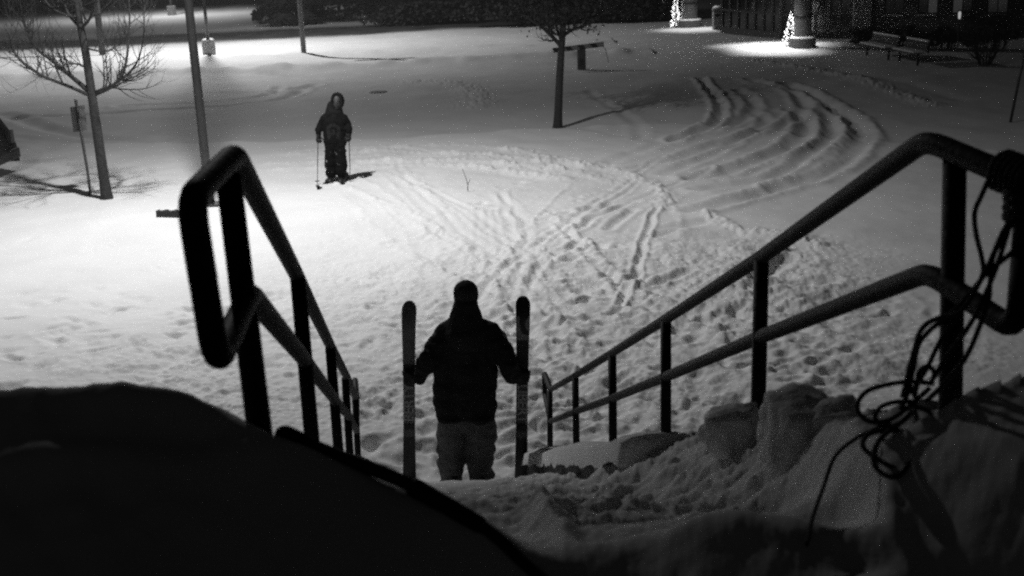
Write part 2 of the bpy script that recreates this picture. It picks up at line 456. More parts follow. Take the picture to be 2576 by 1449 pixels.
def snow_ground_mat():
    m = bpy.data.materials.new('ground_snow'); m.use_nodes = True
    n = m.node_tree.nodes; l = m.node_tree.links; p = n['Principled BSDF']
    p.inputs['Roughness'].default_value = .75; p.inputs['Specular IOR Level'].default_value = .25
    a = n.new('ShaderNodeAttribute'); a.attribute_name = 'packed'
    b = n.new('ShaderNodeAttribute'); b.attribute_name = 'cleared'
    tc = n.new('ShaderNodeTexCoord')
    t = n.new('ShaderNodeTexNoise'); t.inputs['Scale'].default_value = .8; t.inputs['Detail'].default_value = 6
    l.new(tc.outputs['Object'], t.inputs['Vector'])
    def rng_(src, lo, hi, o0, o1):
        r = n.new('ShaderNodeMapRange'); r.inputs[1].default_value = lo; r.inputs[2].default_value = hi
        r.inputs[3].default_value = o0; r.inputs[4].default_value = o1; l.new(src, r.inputs[0]); return r.outputs[0]
    fresh = rng_(t.outputs[0], .3, .7, .80, .88)
    pk = rng_(t.outputs[0], .3, .7, .76, .84)
    cl = rng_(t.outputs[0], .3, .7, .05, .11)
    def mix(f, x, y):
        k = n.new('ShaderNodeMix'); k.data_type = 'FLOAT'; l.new(f, k.inputs[0]); l.new(x, k.inputs[2]); l.new(y, k.inputs[3]); return k.outputs[0]
    c = mix(b.outputs['Fac'], mix(a.outputs['Fac'], fresh, pk), cl)
    cc = n.new('ShaderNodeCombineColor')
    for i in range(3): l.new(c, cc.inputs[i])
    l.new(cc.outputs[0], p.inputs['Base Color'])
    t2 = n.new('ShaderNodeTexNoise'); t2.inputs['Scale'].default_value = 28; t2.inputs['Detail'].default_value = 5; t2.inputs['Roughness'].default_value = .65
    l.new(tc.outputs['Object'], t2.inputs['Vector'])
    bp = n.new('ShaderNodeBump'); bp.inputs['Strength'].default_value = .13; bp.inputs['Distance'].default_value = .012
    l.new(t2.outputs[0], bp.inputs['Height']); l.new(bp.outputs[0], p.inputs['Normal'])
    return m
build_ground()
SNOW = mat('snow', .84, .75, var=.05, scale=6, bump=.5, bscale=30, spec=.25)

# ------------------------------------------------------------------ street lamps
STEEL = mat('lamp_steel', .07, .45, metal=.6, var=.2, scale=3)
CONC = mat('concrete', .30, .85, var=.2, scale=5, bump=.3)
LENS = mat('lamp_lens', .8, .3, emit=25.0)
def street_lamp(p, h, label, watts, base_h, base_r, pole_r, ang, base_snow=True, cone=177, blend=1.0):
    z0 = hz(p.x, p.y)
    t = thing('street_lamp', (p.x, p.y, z0), label, 'street lamp', 'street lamps in the snowy lot')
    P = Vector((p.x, p.y, 0))
    if base_h > .3:
        b = MB().lathe((p.x, p.y, z0-.4), [(base_r, 0), (base_r, base_h+.34), (base_r*.93, base_h+.4)], 20).build('base', CONC, t)
        if base_snow:
            MB().lathe((p.x, p.y, z0+base_h), [(base_r*.95, .0), (base_r*.9, .05), (base_r*.6, .10), (.05, .13)], 20).build('snow_cap', SNOW, b, smooth=True)
    else:
        MB().box((p.x, p.y, z0+.02), (.36, .36, .05)).build('base_plate', STEEL, t)
    mb = MB(); zs = np.linspace(z0-.05+(base_h if base_h > .3 else 0), z0+h, 9)
    mb.tube([(p.x, p.y, z) for z in zs], [pole_r*(1-.1*min(i, 4)/4-.52*max(i-4, 0)/4) for i in range(9)], 12)
    mb.build('pole', STEEL, t, smooth=True)
    d = Vector((math.cos(ang), math.sin(ang), 0))
    e = Vector((p.x, p.y, z0+h))
    MB().tube([e+Vector((0, 0, -.12)), e+d*.4, e+d*1.25+Vector((0, 0, .06))], .035, 8).build('arm', STEEL, t, smooth=True)
    M = Matrix.Rotation(ang, 3, 'Z')
    c = e+d*1.6
    hd = MB().box(c+Vector((0, 0, .08)), (.70, .36, .16), M).build('lamp_head', STEEL, t); bevel(hd, .03)
    MB().box(c+Vector((0, 0, -.008)), (.5, .26, .012), M).build('lens', LENS, hd)
    L = bpy.data.lights.new('lamp_light', 'SPOT'); L.energy = watts; L.spot_size = math.radians(cone); L.spot_blend = blend
    L.shadow_soft_size = .13
    lo = bpy.data.objects.new('lamp_light', L); link(lo, t)
    lo.location = basis(t).inverted() @ (c+Vector((0, 0, -.13)))
    return t
lamp_p = gnd(530, 525)
street_lamp(lamp_p, 8.4, 'dark steel street lamp pole beside the bare branching tree', LAMP_W, .05, .2, .078, math.atan2(-20.3, 5.16))
l2 = gnd(527, 137)
street_lamp(l2, 11.0, 'slim street lamp on a round concrete base in bright snow', 7500, .62, .30, .075, math.atan2(56.6, -13.67), True, 170, .6)
l3 = gnd(433, 39)
street_lamp(l3, 8.5, 'farthest street lamp on a concrete base beyond the road', 2800, .8, .36, .09, math.radians(-90), False, 150, .5)

# ------------------------------------------------------------------ handrails
RAIL = mat('rail_paint', .011, .62, var=.35, scale=25, bump=.15, bscale=60, spec=.25)
PR = .0243
def handrail(side, label):
    if side < 0:
        bend = at(590, 388, 2.37); lowb = at(628, 738, 2.37)
        ups = [(745, 690, 3.8), (830, 868, 5.7), (872, 947, 7.6), (893, 1000, 9.2)]
        lows = [(768, 908, 3.8), (845, 1010, 5.7), (880, 1050, 7.6), (897, 1085, 9.2)]
        end_u = at(478, 500, 1.97); end_l = at(545, 915, 1.97)
        posts = [((572, 425), (655, 1100), 2.30), ((748, 690), (785, 1108), 3.8), ((830, 868), (852, 1140), 5.7), ((868, 945), (882, 1168), 7.6), ((893, 1000), (902, 1172), 9.2)]
        base = at(655, 1100, 2.3)
    else:
        bend = at(2330, 352, 2.57); lowb = at(2335, 685, 2.57)
        ups = [(1915, 647, 3.9), (1675, 803, 5.43), (1540, 888, 6.98), (1447, 945, 8.5), (1385, 980, 10.1)]
        lows = [(1912, 848, 3.9), (1675, 948, 5.43), (1541, 1002, 6.98), (1449, 1035, 8.5), (1385, 1060, 10.1)]
        end_u = at(2590, 462, 2.28); end_l = at(2560, 835, 2.28)
        posts = [((2402, 388), (2392, 960), 2.5), ((1916, 647), (1906, 1085), 3.9), ((1675, 803), (1675, 1103), 5.43), ((1540, 888), (1542, 1113), 6.98), ((1447, 945), (1450, 1124), 8.5), ((1383, 980), (1384, 1132), 10.1)]
        base = at(2392, 955, 2.5)
    t = thing('handrail', base, label, 'handrail', 'handrails of the snowy stairs')
    U = [at(*a) for a in ups]; Lw = [at(*a) for a in lows]
    dirn = (U[-1]-U[-2]); dirn.z = 0; dirn.normalize()
    eu = U[-1]+dirn*.42 + (U[-1]-U[-2]).normalized()*.0; el = Vector((eu.x, eu.y, Lw[-1].z+.06))
    mb = MB().tube(fillet([end_u+(end_l-end_u)*.5, end_u, bend]+U+[eu, eu+(el-eu)*.5], .055), PR, 14); mb.build('top_rail', RAIL, t, smooth=True)
    mb = MB().tube(fillet([end_u+(end_l-end_u)*.5, end_l, lowb]+Lw+[el, eu+(el-eu)*.5], .055), PR*.98, 14); mb.build('bottom_rail', RAIL, t, smooth=True)
    for (a, b, d) in posts:
        p = at(a[0], a[1], d); q = at(b[0], b[1], d)
        q = q+(q-p).normalized()*.45
        MB().tube([p+(q-p)*.01, p+(q-p)*.5, q], PR*1.02, 14).build('post', RAIL, t, smooth=True)
    for s_ in ([bend, U[0]],):
        mb = MB()
    return t
handrail(-1, 'dark pipe handrail with bare end loop beside the fallen shovel handle')
handrail(1, 'dark pipe handrail with rope knotted round its upper end')
# concrete cheek wall under the right rail, snow capped
def cheek_wall():
    ys = np.linspace(5.2, 9.15, 14)
    t = thing('cheek_wall', (rail_xr(9.15), 9.15, 0), 'low concrete stair wall under a snow cap beside the handrail', 'wall')
    mb = MB(); vs = []; fs = []
    for y in ys:
        x = rail_xr(y); S = S_of(y)
        vs += [(x-.24, y, S-.6), (x-.24, y, S-.07), (x+.10, y, S-.07), (x+.10, y, S-.6)]
    for i in range(len(ys)-1):
        for k in range(4):
            a = i*4+k; b = i*4+(k+1) % 4; fs.append((a, b, b+4, a+4))
    fs += [(3, 2, 1, 0), tuple(len(vs)-4+k for k in range(4))]
    mb.add(vs, fs).build('wall', mat('wet_concrete', .10, .8, var=.3, scale=6), t)
    vs = []; fs = []; n = 9
    ys = np.linspace(4.6, 9.22, 60)
    for y in ys:
        x = rail_xr(y)-.07; S = S_of(y)
        e = min(1, (9.24-y)/.22)**.5
        for k in range(n):
            w = math.pi*k/(n-1)
            rx = .215*math.cos(w)*(.75+.25*e); rz = .02+.075*math.sin(w)*e
            nz = mnoise.noise((x*3+rx*4, y*3.2, 1.7))*.03
            vs.append((x-rx, y, S-.075+rz+nz-(.07+.04*mnoise.noise((y*7, 3, 1)) if k in (0, n-1) else 0)))
    for i in range(len(ys)-1):
        for k in range(n-1): fs.append((i*n+k, i*n+k+1, (i+1)*n+k+1, (i+1)*n+k))
    fs.append(tuple(range(n-1, -1, -1))); fs.append(tuple((len(ys)-1)*n+k for k in range(n)))
    MB().add(vs, fs).build('snow_cap', SNOW, t, smooth=True)
cheek_wall()

# ------------------------------------------------------------------ loose lumps of snow
def clump(px, d, size, seed, label):
    c = at(px[0], px[1], d)
    bm = bmesh.new(); bmesh.ops.create_icosphere(bm, subdivisions=4, radius=1)
    rnd = random.Random(seed); off = Vector((rnd.random()*9, rnd.random()*9, rnd.random()*9))
    for v in bm.verts:
        q = v.co.copy()
        m_ = max(abs(q.x), abs(q.y), abs(q.z)); q = q.lerp(q/m_*.86, .5)
        k = 1+.22*mnoise.noise(q*1.0+off)+.10*mnoise.noise(q*2.6+off)+.05*mnoise.noise(q*7+off)+.03*mnoise.noise(q*16+off)
        v.co = Vector((q.x*size[0], q.y*size[1], q.z*size[2]))*k
    me = bpy.data.meshes.new('snow_lump'); bm.to_mesh(me); bm.free(); me.materials.append(SNOW)
    me.polygons.foreach_set('use_smooth', [True]*len(me.polygons))
    o = bpy.data.objects.new('snow_lump', me); COL.objects.link(o); o.location = c
    o.rotation_euler = (rnd.uniform(-.3, .3), rnd.uniform(-.3, .3), rnd.uniform(0, 3))
    return tag(o, label, 'snow lump', 'lumps of snow by the roped handrail')
clump((1848, 1085), 3.75, (.085, .09, .085), 1, 'squarish lump of snow touching a handrail post')
clump((1783, 1090), 3.9, (.035, .035, .035), 2, 'smallest snow lump on the stair bank')
clump((2012, 1105), 3.0, (.10, .12, .125), 3, 'tallest snow lump standing between post and rope')
clump((2108, 1065), 2.9, (.055, .06, .06), 4, 'low snow lump just below the hanging rope loops')

# ------------------------------------------------------------------ rope on the right rail
ROPE = mat('rope', .045, .8, var=.4, scale=60, bump=.8, bscale=220)
def rope():
    t = thing('rope', at(2380, 985, 2.35), 'dark rope hanging in loops from the handrail to a tangle on snow', 'rope')
    r = .0054
    def strand(pts, rr=r): MB().tube(catmull([at(*p) for p in pts], 7), rr, 8).build('rope_strand', ROPE, t, smooth=True)
    strand([(2492, 440, 2.30), (2470, 490, 2.30), (2452, 535, 2.30), (2456, 590, 2.30), (2470, 650, 2.31), (2472, 690, 2.31), (2440, 750, 2.33), (2370, 850, 2.37), (2330, 930, 2.40), (2290, 990, 2.42)])
    strand([(2570, 480, 2.26), (2545, 560, 2.27), (2500, 640, 2.29), (2490, 720, 2.30), (2485, 760, 2.31), (2440, 880, 2.34), (2390, 950, 2.38), (2330, 1010, 2.40)])
    strand([(2590, 590, 2.25), (2540, 640, 2.27), (2480, 690, 2.30), (2430, 750, 2.33), (2380, 800, 2.36), (2340, 830, 2.38), (2310, 870, 2.39), (2295, 940, 2.41), (2280, 1000, 2.42), (2265, 1030, 2.42)])
    strand([(2560, 520, 2.27), (2520, 590, 2.28), (2480, 680, 2.29), (2420, 780, 2.32), (2360, 800, 2.36), (2320, 826, 2.38), (2300, 880, 2.40), (2270, 1000, 2.42)])
    strand([(2560, 500, 2.28), (2530, 600, 2.28), (2500, 690, 2.29), (2450, 800, 2.33), (2380, 900, 2.38), (2350, 950, 2.39)])
    # loops of the tangle
    strand([(2350, 965, 2.39), (2290, 960, 2.40), (2230, 968, 2.41), (2180, 985, 2.42), (2158, 1015, 2.42), (2165, 1045, 2.42), (2195, 1062, 2.42), (2240, 1055, 2.42), (2290, 1020, 2.41), (2340, 975, 2.40)])
    strand([(2300, 1010, 2.41), (2250, 1012, 2.41), (2215, 1025, 2.42), (2202, 1050, 2.42), (2225, 1075, 2.42), (2270, 1060, 2.41), (2310, 1020, 2.40)])
    strand([(2345, 960, 2.38), (2350, 935, 2.38), (2332, 922, 2.38), (2312, 935, 2.39), (2308, 965, 2.39), (2300, 1000, 2.40)])
    strand([(2290, 1020, 2.40), (2340, 1040, 2.38), (2350, 1100, 2.34), (2320, 1170, 2.30), (2260, 1180, 2.28), (2200, 1150, 2.28), (2170, 1120, 2.30), (2190, 1090, 2.34), (2260, 1080, 2.36)])
    strand([(2300, 1030, 2.38), (2310, 1080, 2.34), (2300, 1150, 2.28), (2250, 1200, 2.24), (2200, 1170, 2.25), (2210, 1110, 2.3), (2270, 1060, 2.37)])
    strand([(2240, 1060, 2.42), (2200, 1080, 2.40), (2150, 1105, 2.38), (2100, 1150, 2.33), (2070, 1230, 2.24), (2045, 1300, 2.13), (2030, 1370, 2.04)], .0042)
    # turns round the rail
    a = at(2500, 425, 2.36); b = at(2590, 462, 2.28); ax = (b-a).normalized(); e1 = ax.orthogonal().normalized(); e2 = ax.cross(e1)
    pts = []
    for i in range(90):
        w = i/89*2*math.pi*6; rr = PR+.008+.009*math.sin(i*.21)**2
        pts.append(a+(b-a)*(.15+.9*i/89)+(e1*math.cos(w)+e2*math.sin(w))*rr)
    MB().tube(pts, .0075, 7).build('knot', ROPE, t, smooth=True)
    pts = []
    a = at(2578, 470, 2.285); b = at(2575, 560, 2.285)
    for i in range(60):
        w = i/59*2*math.pi*4
        pts.append(a+(b-a)*(i/59)+Vector((math.cos(w), math.sin(w), .1*math.sin(w)))*(PR+.009))
    MB().tube(pts, .0075, 7).build('knot', ROPE, t, smooth=True)
rope()

# ------------------------------------------------------------------ shovel handle lying on the left bank
def shovel():
    WOOD = mat('dark_handle', .018, .6, var=.3, scale=30)
    GRIP = mat('black_grip', .006, .7)
    A = hit(722, 1112, .02); B = hit(1030, 1246, .022); C = hit(1215, 1345, .014); D = hit(1330, 1440, .008); E_ = D+(D-C)*.8
    A = A.lerp(at(716, 1094, (A-Vector((0, 0, CAM_H))).length*1.0), 1.0)
    t = thing('shovel_handle', A, 'long dark shovel handle with thick black sleeve lying on the snowbank', 'handle')
    MB().tube(catmull([A, A.lerp(B, .5), B, C, D, E_], 5), .0135, 12).build('shaft', WOOD, t, smooth=True)
    MB().tube([B.lerp(C, .02), B.lerp(C, .06), B.lerp(C, .5), B.lerp(C, .96), C], [.016, .0185, .0185, .0185, .015], 14).build('sleeve', GRIP, t, smooth=True)
    d = (A-B).normalized()
    MB().tube([A-d*.05, A-d*.02, A+d*.0, A+d*.012, A+d*.018], [.0150, .0185, .0185, .014, .006], 14).build('end_knob', GRIP, t, smooth=True)
shovel()

# ------------------------------------------------------------------ bare trees
BARK = mat('bark', .032, .9, var=.35, scale=14, bump=.6, bscale=30)
def grow(mb, p, d, L, r, lev, rnd, up=.12, wig=.25, twig=1.0):
    n = 6; pts = [p.copy()]; rad = [r]; q = p.copy(); dd = d.normalized()
    for i in range(n):
        dd = (dd+Vector((rnd.gauss(0, wig), rnd.gauss(0, wig), rnd.gauss(0, wig)))*.35+Vector((0, 0, up))).normalized()
        q = q+dd*(L/n); pts.append(q.copy()); rad.append(r*(1-.75*(i+1)/n))
    mb.tube(pts, rad, 5 if lev < 2 else 4)
    if lev <= 0: return
    for i in range(1, n+1):
        for k in range(2 if rnd.random() < .55*twig else 1):
            if rnd.random() > .85: continue
            t = (pts[i]-pts[i-1]).normalized()
            s = t.orthogonal().normalized(); s.rotate(Matrix.Rotation(rnd.random()*6.283, 3, t))
            grow(mb, pts[i], (t*.75+s*.8).normalized(), L*rnd.uniform(.35, .6), max(rad[i]*.6, .0035), lev-1, rnd, up, wig, twig)
def traced_tree(base_px, trunk, limbs, label, seed, r0, r1, lev=2, extra=None):
    b = gnd(*base_px); y = b.y; z0 = hz(b.x, b.y)
    t = thing('bare_tree', (b.x, b.y, z0), label, 'tree')
    rnd = random.Random(seed)
    T = [at_y(u, v, y) for u, v in trunk]; T[0].z = z0-.1
    tp = catmull(T, 5); mb = MB()
    n = len(tp); mb.tube(tp, [(r0+(r1-r0)*(i/(n-1)))*(1.35 if i == 0 else 1.12 if i == 1 else 1) for i in range(n)], 10)
    mb.build('trunk', BARK, t, smooth=True)
    cr = MB()
    for pts, ra, dy in limbs:
        P = [at_y(u, v, y+dy*k/(len(pts)-1)) for k, (u, v) in enumerate(pts)]
        c = catmull(P, 4); m = len(c)
        rad = [max(1.35*ra*(1-.8*i/(m-1)), .006) for i in range(m)]
        cr.tube(c, rad, 6)
        for i in range(2, m, 1):
            for k in range(2):
                if rnd.random() < .5:
                    tt = (c[i]-c[i-1]).normalized(); s = tt.orthogonal().normalized(); s.rotate(Matrix.Rotation(rnd.random()*6.283, 3, tt))
                    grow(cr, c[i], tt*.6+s*.8, rnd.uniform(.4, .9), max(rad[i]*.5, .006), lev-1, rnd, .15, .3)
    o = cr.build('crown', BARK, t, smooth=True)
    if extra: extra(t, y, rnd)
    return t
traced_tree((270, 505), [(270, 505), (250, 370), (232, 245), (215, 130), (200, 50), (188, -60), (180, -200), (176, -320)],
    [([(226, 240), (175, 218), (110, 192), (60, 160), (32, 125), (22, 80)], .030, -.6),
     ([(222, 228), (165, 180), (130, 152), (88, 118), (60, 60), (50, 0)], .034, .7),
     ([(232, 240), (280, 218), (310, 182), (322, 120), (326, 40), (322, -40)], .030, .3),
     ([(238, 232), (290, 210), (340, 165), (360, 100), (362, 20)], .022, -.8),
     ([(216, 170), (190, 160), (150, 165), (110, 175)], .016, -.9),
     ([(212, 120), (260, 130), (290, 120), (320, 95)], .014, .9),
     ([(203, 70), (175, 40), (160, 0), (150, -60)], .022, .3),
     ([(203, 72), (225, 48), (235, 10), (240, -50)], .024, -.4),
     ([(200, 50), (130, 20), (90, -40)], .02, .5),
     ([(192, -20), (250, -60), (300, -140)], .02, .4), ([(190, -40), (120, -90), (80, -170)], .02, -.4), ([(182, -160), (230, -240), (250, -330)], .018, .3), ([(180, -180), (130, -260), (120, -340)], .018, -.2)],
    'bare branching young tree standing in the brightest snow', 5, .098, .03, 2)
LEAF = mat('dead_leaf', .025, .8, var=.4, scale=5)
def leaf_extra(t, y, rnd):
    # withered leaves still hanging in clumps
    mb = MB()
    cs = []
    for i in range(95):
        u = 1415+rnd.gauss(0, 62); v = rnd.uniform(-170, 70-abs(u-1415)*.12)
        cs.append(at_y(u, v, y+rnd.uniform(-1.0, 1.0)))
    for c in cs:
        for k in range(46):
            p = c+Vector((rnd.gauss(0, .16), rnd.gauss(0, .16), rnd.gauss(0, .13)))
            a = Vector((rnd.gauss(0, 1), rnd.gauss(0, 1), rnd.gauss(0, 1))).normalized(); b = a.orthogonal().normalized(); b.rotate(Matrix.Rotation(rnd.random()*6, 3, a))
            s = rnd.uniform(.035, .07)
            mb.add([p-a*s, p+b*s*.5, p+a*s, p-b*s*.5], [(0, 1, 2, 3)])
    o = mb.build('leaves', LEAF, t); o['kind'] = 'stuff'
traced_tree((1402, 315), [(1402, 315), (1407, 215), (1413, 112), (1420, 30), (1424, -60), (1428, -180)],
    [([(1411, 115), (1385, 88), (1362, 68), (1325, 40), (1300, -10)], .045, -.5),
     ([(1412, 100), (1403, 80), (1398, 50), (1390, 0)], .030, .5),
     ([(1414, 92), (1440, 75), (1475, 62), (1520, 30), (1545, -20)], .038, .3),
     ([(1418, 60), (1450, 20), (1470, -40), (1480, -120)], .03, -.4),
     ([(1418, 50), (1380, 0), (1350, -60)], .03, .6), ([(1424, -40), (1470, -100), (1500, -170)], .025, .5), ([(1424, -50), (1390, -120), (1370, -180)], .025, -.3)],
    'straight trunked tree with withered leaves by the striped barrier', 9, .105, .045, 2, leaf_extra)

# ------------------------------------------------------------------ signs, stakes, small things in the lot
def left_sign():
    b = gnd(228, 490); z0 = hz(b.x, b.y)
    t = thing('road_sign', (b.x, b.y, z0), 'small sign on a thin post beside the bare tree', 'sign')
    G = mat('sign_steel', .13, .5, metal=.3, var=.2)
    top = at_y(190, 250, b.y)
    MB().tube([(b.x, b.y, z0-.2), (b.x, b.y, z0+.5), top], .028, 8).build('post', G, t, smooth=True)
    pl = MB().box((top.x, top.y+.035, top.z-.36), (.30, .012, .46), Matrix.Rotation(.95, 3, 'Z')).build('plate', mat('sign_back', .10, .5, var=.1), t); bevel(pl, .004)
left_sign()
def right_sign():
    b = gnd(2540, 297); z0 = hz(b.x, b.y)
    t = thing('marker_post', (b.x, b.y, z0), 'thin dark leaning pole on smooth snow beyond the roped rail', 'pole')
    top = at_y(2588, 90, b.y)
    MB().tube([Vector((b.x, b.y, z0-.2)), Vector((b.x, b.y, z0)).lerp(top, .5), top], [.035, .033, .03], 8).build('post', mat('dark_steel', .03, .5), t, smooth=True)
    MB().lathe(top, [(.04, -.01), (.04, .02), (.015, .04)], 10).build('cap', mat('dark_steel', .03, .5), t)
right_sign()
def timber():
    a = gnd(398, 556); b = gnd(500, 556)
    z = hz(a.x, a.y)
    t = thing('timber', ((a.x+b.x)/2, (a.y+b.y)/2, z), 'short dark timber lying in bright snow beside the lamp pole', 'timber')
    d = (b-a).normalized(); c = a.lerp(b, .5)
    M = Matrix.Rotation(math.atan2(d.y, d.x), 3, 'Z')
    o = MB().box(c+Vector((0, 0, z+.05)), ((b-a).length, .12, .12), M).build('beam', mat('old_timber', .03, .8, var=.3, bump=.4), t); bevel(o, .012)
    for k in range(4):
        MB().lathe(c+d*(-.26+.17*k)+Vector((0, 0, z+.108)), [(.05+.01*k, 0), (.045, .012+.004*(k % 2)), (.02, .022)], 10).build('snow_pad', SNOW, t, smooth=True)
timber()
def twig():
    b = gnd(1178, 487); z = hz(b.x, b.y)
    t = thing('dry_stalk', (b.x, b.y, z), 'thin bent dry stalk sticking out of trampled snow', 'stalk')
    MB().tube(catmull([Vector((b.x, b.y, z-.1))]+[at_y(u, v, b.y) for u, v in [(1177, 478), (1176, 462), (1171, 445), (1163, 424)]], 4), [.008]*8+[.006]*5+[.004]*4, 6).build('stem', BARK, t, smooth=True)
    mb = MB(); mb.tube([at_y(1176, 465, b.y), at_y(1184, 450, b.y+.05)], [.006, .003], 5); mb.build('side_twig', BARK, t, smooth=True)
twig()
def manhole():
    b = gnd(950, 219); z = hz(b.x, b.y)
    t = thing('manhole_cover', (b.x, b.y, z), 'bare dark manhole cover in the packed drive', 'manhole')
    I = mat('cast_iron', .14, .6, var=.3, bump=.3)
    MB().lathe((b.x, b.y, z-.05), [(.30, 0), (.30, .065), (.26, .07)], 24).build('ring', I, t)
    MB().lathe((b.x, b.y, z+.0), [(.25, 0), (.25, .018), (.05, .020)], 24).build('lid', I, t)
manhole()
def barrier():
    b = gnd(1463, 166); z = hz(b.x, b.y); y = b.y
    t = thing('barrier', (b.x, y, z), 'striped barrier arm on a stout post across the snowy drive', 'barrier')
    W = mat('barrier_white', .42, .5, var=.1); K = mat('barrier_black', .03, .5)
    top = at_y(1463, 122, y)
    o = MB().box((b.x, y, (z+top.z)/2-.05), (.30, .24, top.z-z+.15)).build('post', mat('barrier_post', .12, .6, var=.4, scale=4), t); bevel(o, .02)
    MB().box((b.x, y-.125, z+.25), (.14, .012, .26)).build('panel', K, o)
    A = at_y(1392, 127, y-.16); B = at_y(1519, 111, y-.16)
    ax = (B-A); L = ax.length; ax.normalize(); n = 8
    M = Matrix.Rotation(-math.atan2(ax.z, ax.x), 3, 'Y')
    arm = MB().box(A.lerp(B, .5), (L, .07, .17), M).build('arm', W, t)
    for k in range(n):
        w = L/n
        c = A+ax*(w*(k+.5))
        if k % 2 == 0:
            s = .10; h = .085
            vs = [Vector((-w/2+s/2, -.040, -h)), Vector((w/2+s/2-.02, -.040, -h)), Vector((w/2-s/2-.02, -.040, h)), Vector((-w/2-s/2, -.040, h))]
            vs += [v+Vector((0, .006, 0)) for v in vs]
            MB().add([c+(M @ v) for v in vs], [(0, 1, 2, 3), (7, 6, 5, 4), (0, 4, 5, 1), (1, 5, 6, 2), (2, 6, 7, 3), (3, 7, 4, 0)]).build('stripe', K, arm)
    MB().tube(catmull([B+Vector((-.05, 0, -.05)), at_y(1523, 125, y-.16), at_y(1527, 140, y-.1), gnd(1531, 158)], 4), .012, 5).build('chain', K, t, smooth=True)
barrier()
def far_pole(px, h, r, label, name='utility_pole', cat='pole', m=None):
    b = gnd(*px); z = hz(b.x, b.y)
    t = thing(name, (b.x, b.y, z), label, cat)
    MB().tube([(b.x, b.y, z-.3), (b.x, b.y, z+h*.5), (b.x, b.y, z+h)], [r, r*.9, r*.75], 10).build('shaft', m or mat('weathered_pole', .14, .8, var=.3), t, smooth=True)
    MB().box((b.x, b.y, z+h-.5), (1.4, .1, .1)).build('crossarm', m or mat('weathered_pole', .14, .8, var=.3), t)
far_pole((765, 140), 5, .115, 'grey utility pole standing at the far edge of the drive')
far_pole((259, 140), 8, .16, 'thick dark utility pole seen behind the bare tree branches', m=mat('dark_pole', .05, .8, var=.3))
far_pole((1005, 46), 9, .16, 'dark utility pole far beyond the road', m=mat('dark_pole', .05, .8, var=.3))

# ------------------------------------------------------------------ people
def caps(mb, a, ra, b, rb, n=12):
    a = Vector(a); b = Vector(b); d = (b-a)
    L = d.length; t = d.normalized() if L > 1e-6 else Vector((0, 0, 1))
    pts = []; rad = []
    for k in range(5):
        w = math.pi/2*(1-k/4); pts.append(a-t*ra*math.sin(w)); rad.append(max(ra*math.cos(w), .0008))
    for k in range(5):
        w = math.pi/2*k/4; pts.append(b+t*rb*math.sin(w)); rad.append(max(rb*math.cos(w), .0008))
    # parallel frames
    mb.tube(pts, rad, n)
def ell(mb, c, r, n=14):
    c = Vector(c); prof = []; vs = []; fs = []
    m = 9
    for i in range(m):
        w = -math.pi/2+math.pi*i/(m-1)
        for k in range(n):
            p = 2*math.pi*k/n
            vs.append(c+Vector((r[0]*math.cos(w)*math.cos(p), r[1]*math.cos(w)*math.sin(p), r[2]*math.sin(w))) if 0 < i < m-1 else c+Vector((r[0]*.02*math.cos(p), r[1]*.02*math.sin(p), r[2]*math.sin(w))))
    for i in range(m-1):
        for k in range(n): fs.append((i*n+k, i*n+(k+1) % n, (i+1)*n+(k+1) % n, (i+1)*n+k))
    fs.append(tuple(range(n-1, -1, -1))); fs.append(tuple((m-1)*n+k for k in range(n)))
    mb.add(vs, fs)
def remeshed(name, mb, m, parent, vox=.016, smooth=4, fold=0.0, fseed=0):
    me = bpy.data.meshes.new(name); me.from_pydata([tuple(v) for v in mb.v], [], mb.f); me.update()
    o = bpy.data.objects.new(name, me); COL.objects.link(o)
    r = o.modifiers.new('r', 'REMESH'); r.mode = 'VOXEL'; r.voxel_size = vox
    s = o.modifiers.new('s', 'SMOOTH'); s.iterations = smooth; s.factor = .5
    dg = bpy.context.evaluated_depsgraph_get(); ev = o.evaluated_get(dg)
    new = bpy.data.meshes.new_from_object(ev)
    COL.objects.unlink(o); bpy.data.objects.remove(o)
    if fold > 0:
        nv = len(new.vertices); co = np.empty(nv*3, np.float32); no = np.empty(nv*3, np.float32)
        new.vertices.foreach_get('co', co); new.vertices.foreach_get('normal', no)
        co = co.reshape(-1, 3); no = no.reshape(-1, 3)
        dsp = np.array([mnoise.noise((float(c[0])*5+fseed, float(c[1])*5, float(c[2])*11+.6*float(c[0]))) + .5*mnoise.noise((float(c[0])*14, float(c[1])*14+fseed, float(c[2])*24)) for c in co])
        co = co+no*(dsp*fold)[:, None]
        new.vertices.foreach_set('co', co.astype(np.float32).ravel())
    new.materials.clear(); new.materials.append(m); new.name = name
    new.polygons.foreach_set('use_smooth', [True]*len(new.polygons)); new.update()
    ob = bpy.data.objects.new(name, new); COL.objects.link(ob)
    if parent is not None: ob.parent = parent
    return ob
SKIN = mat('skin', .30, .55, var=.08, scale=20)
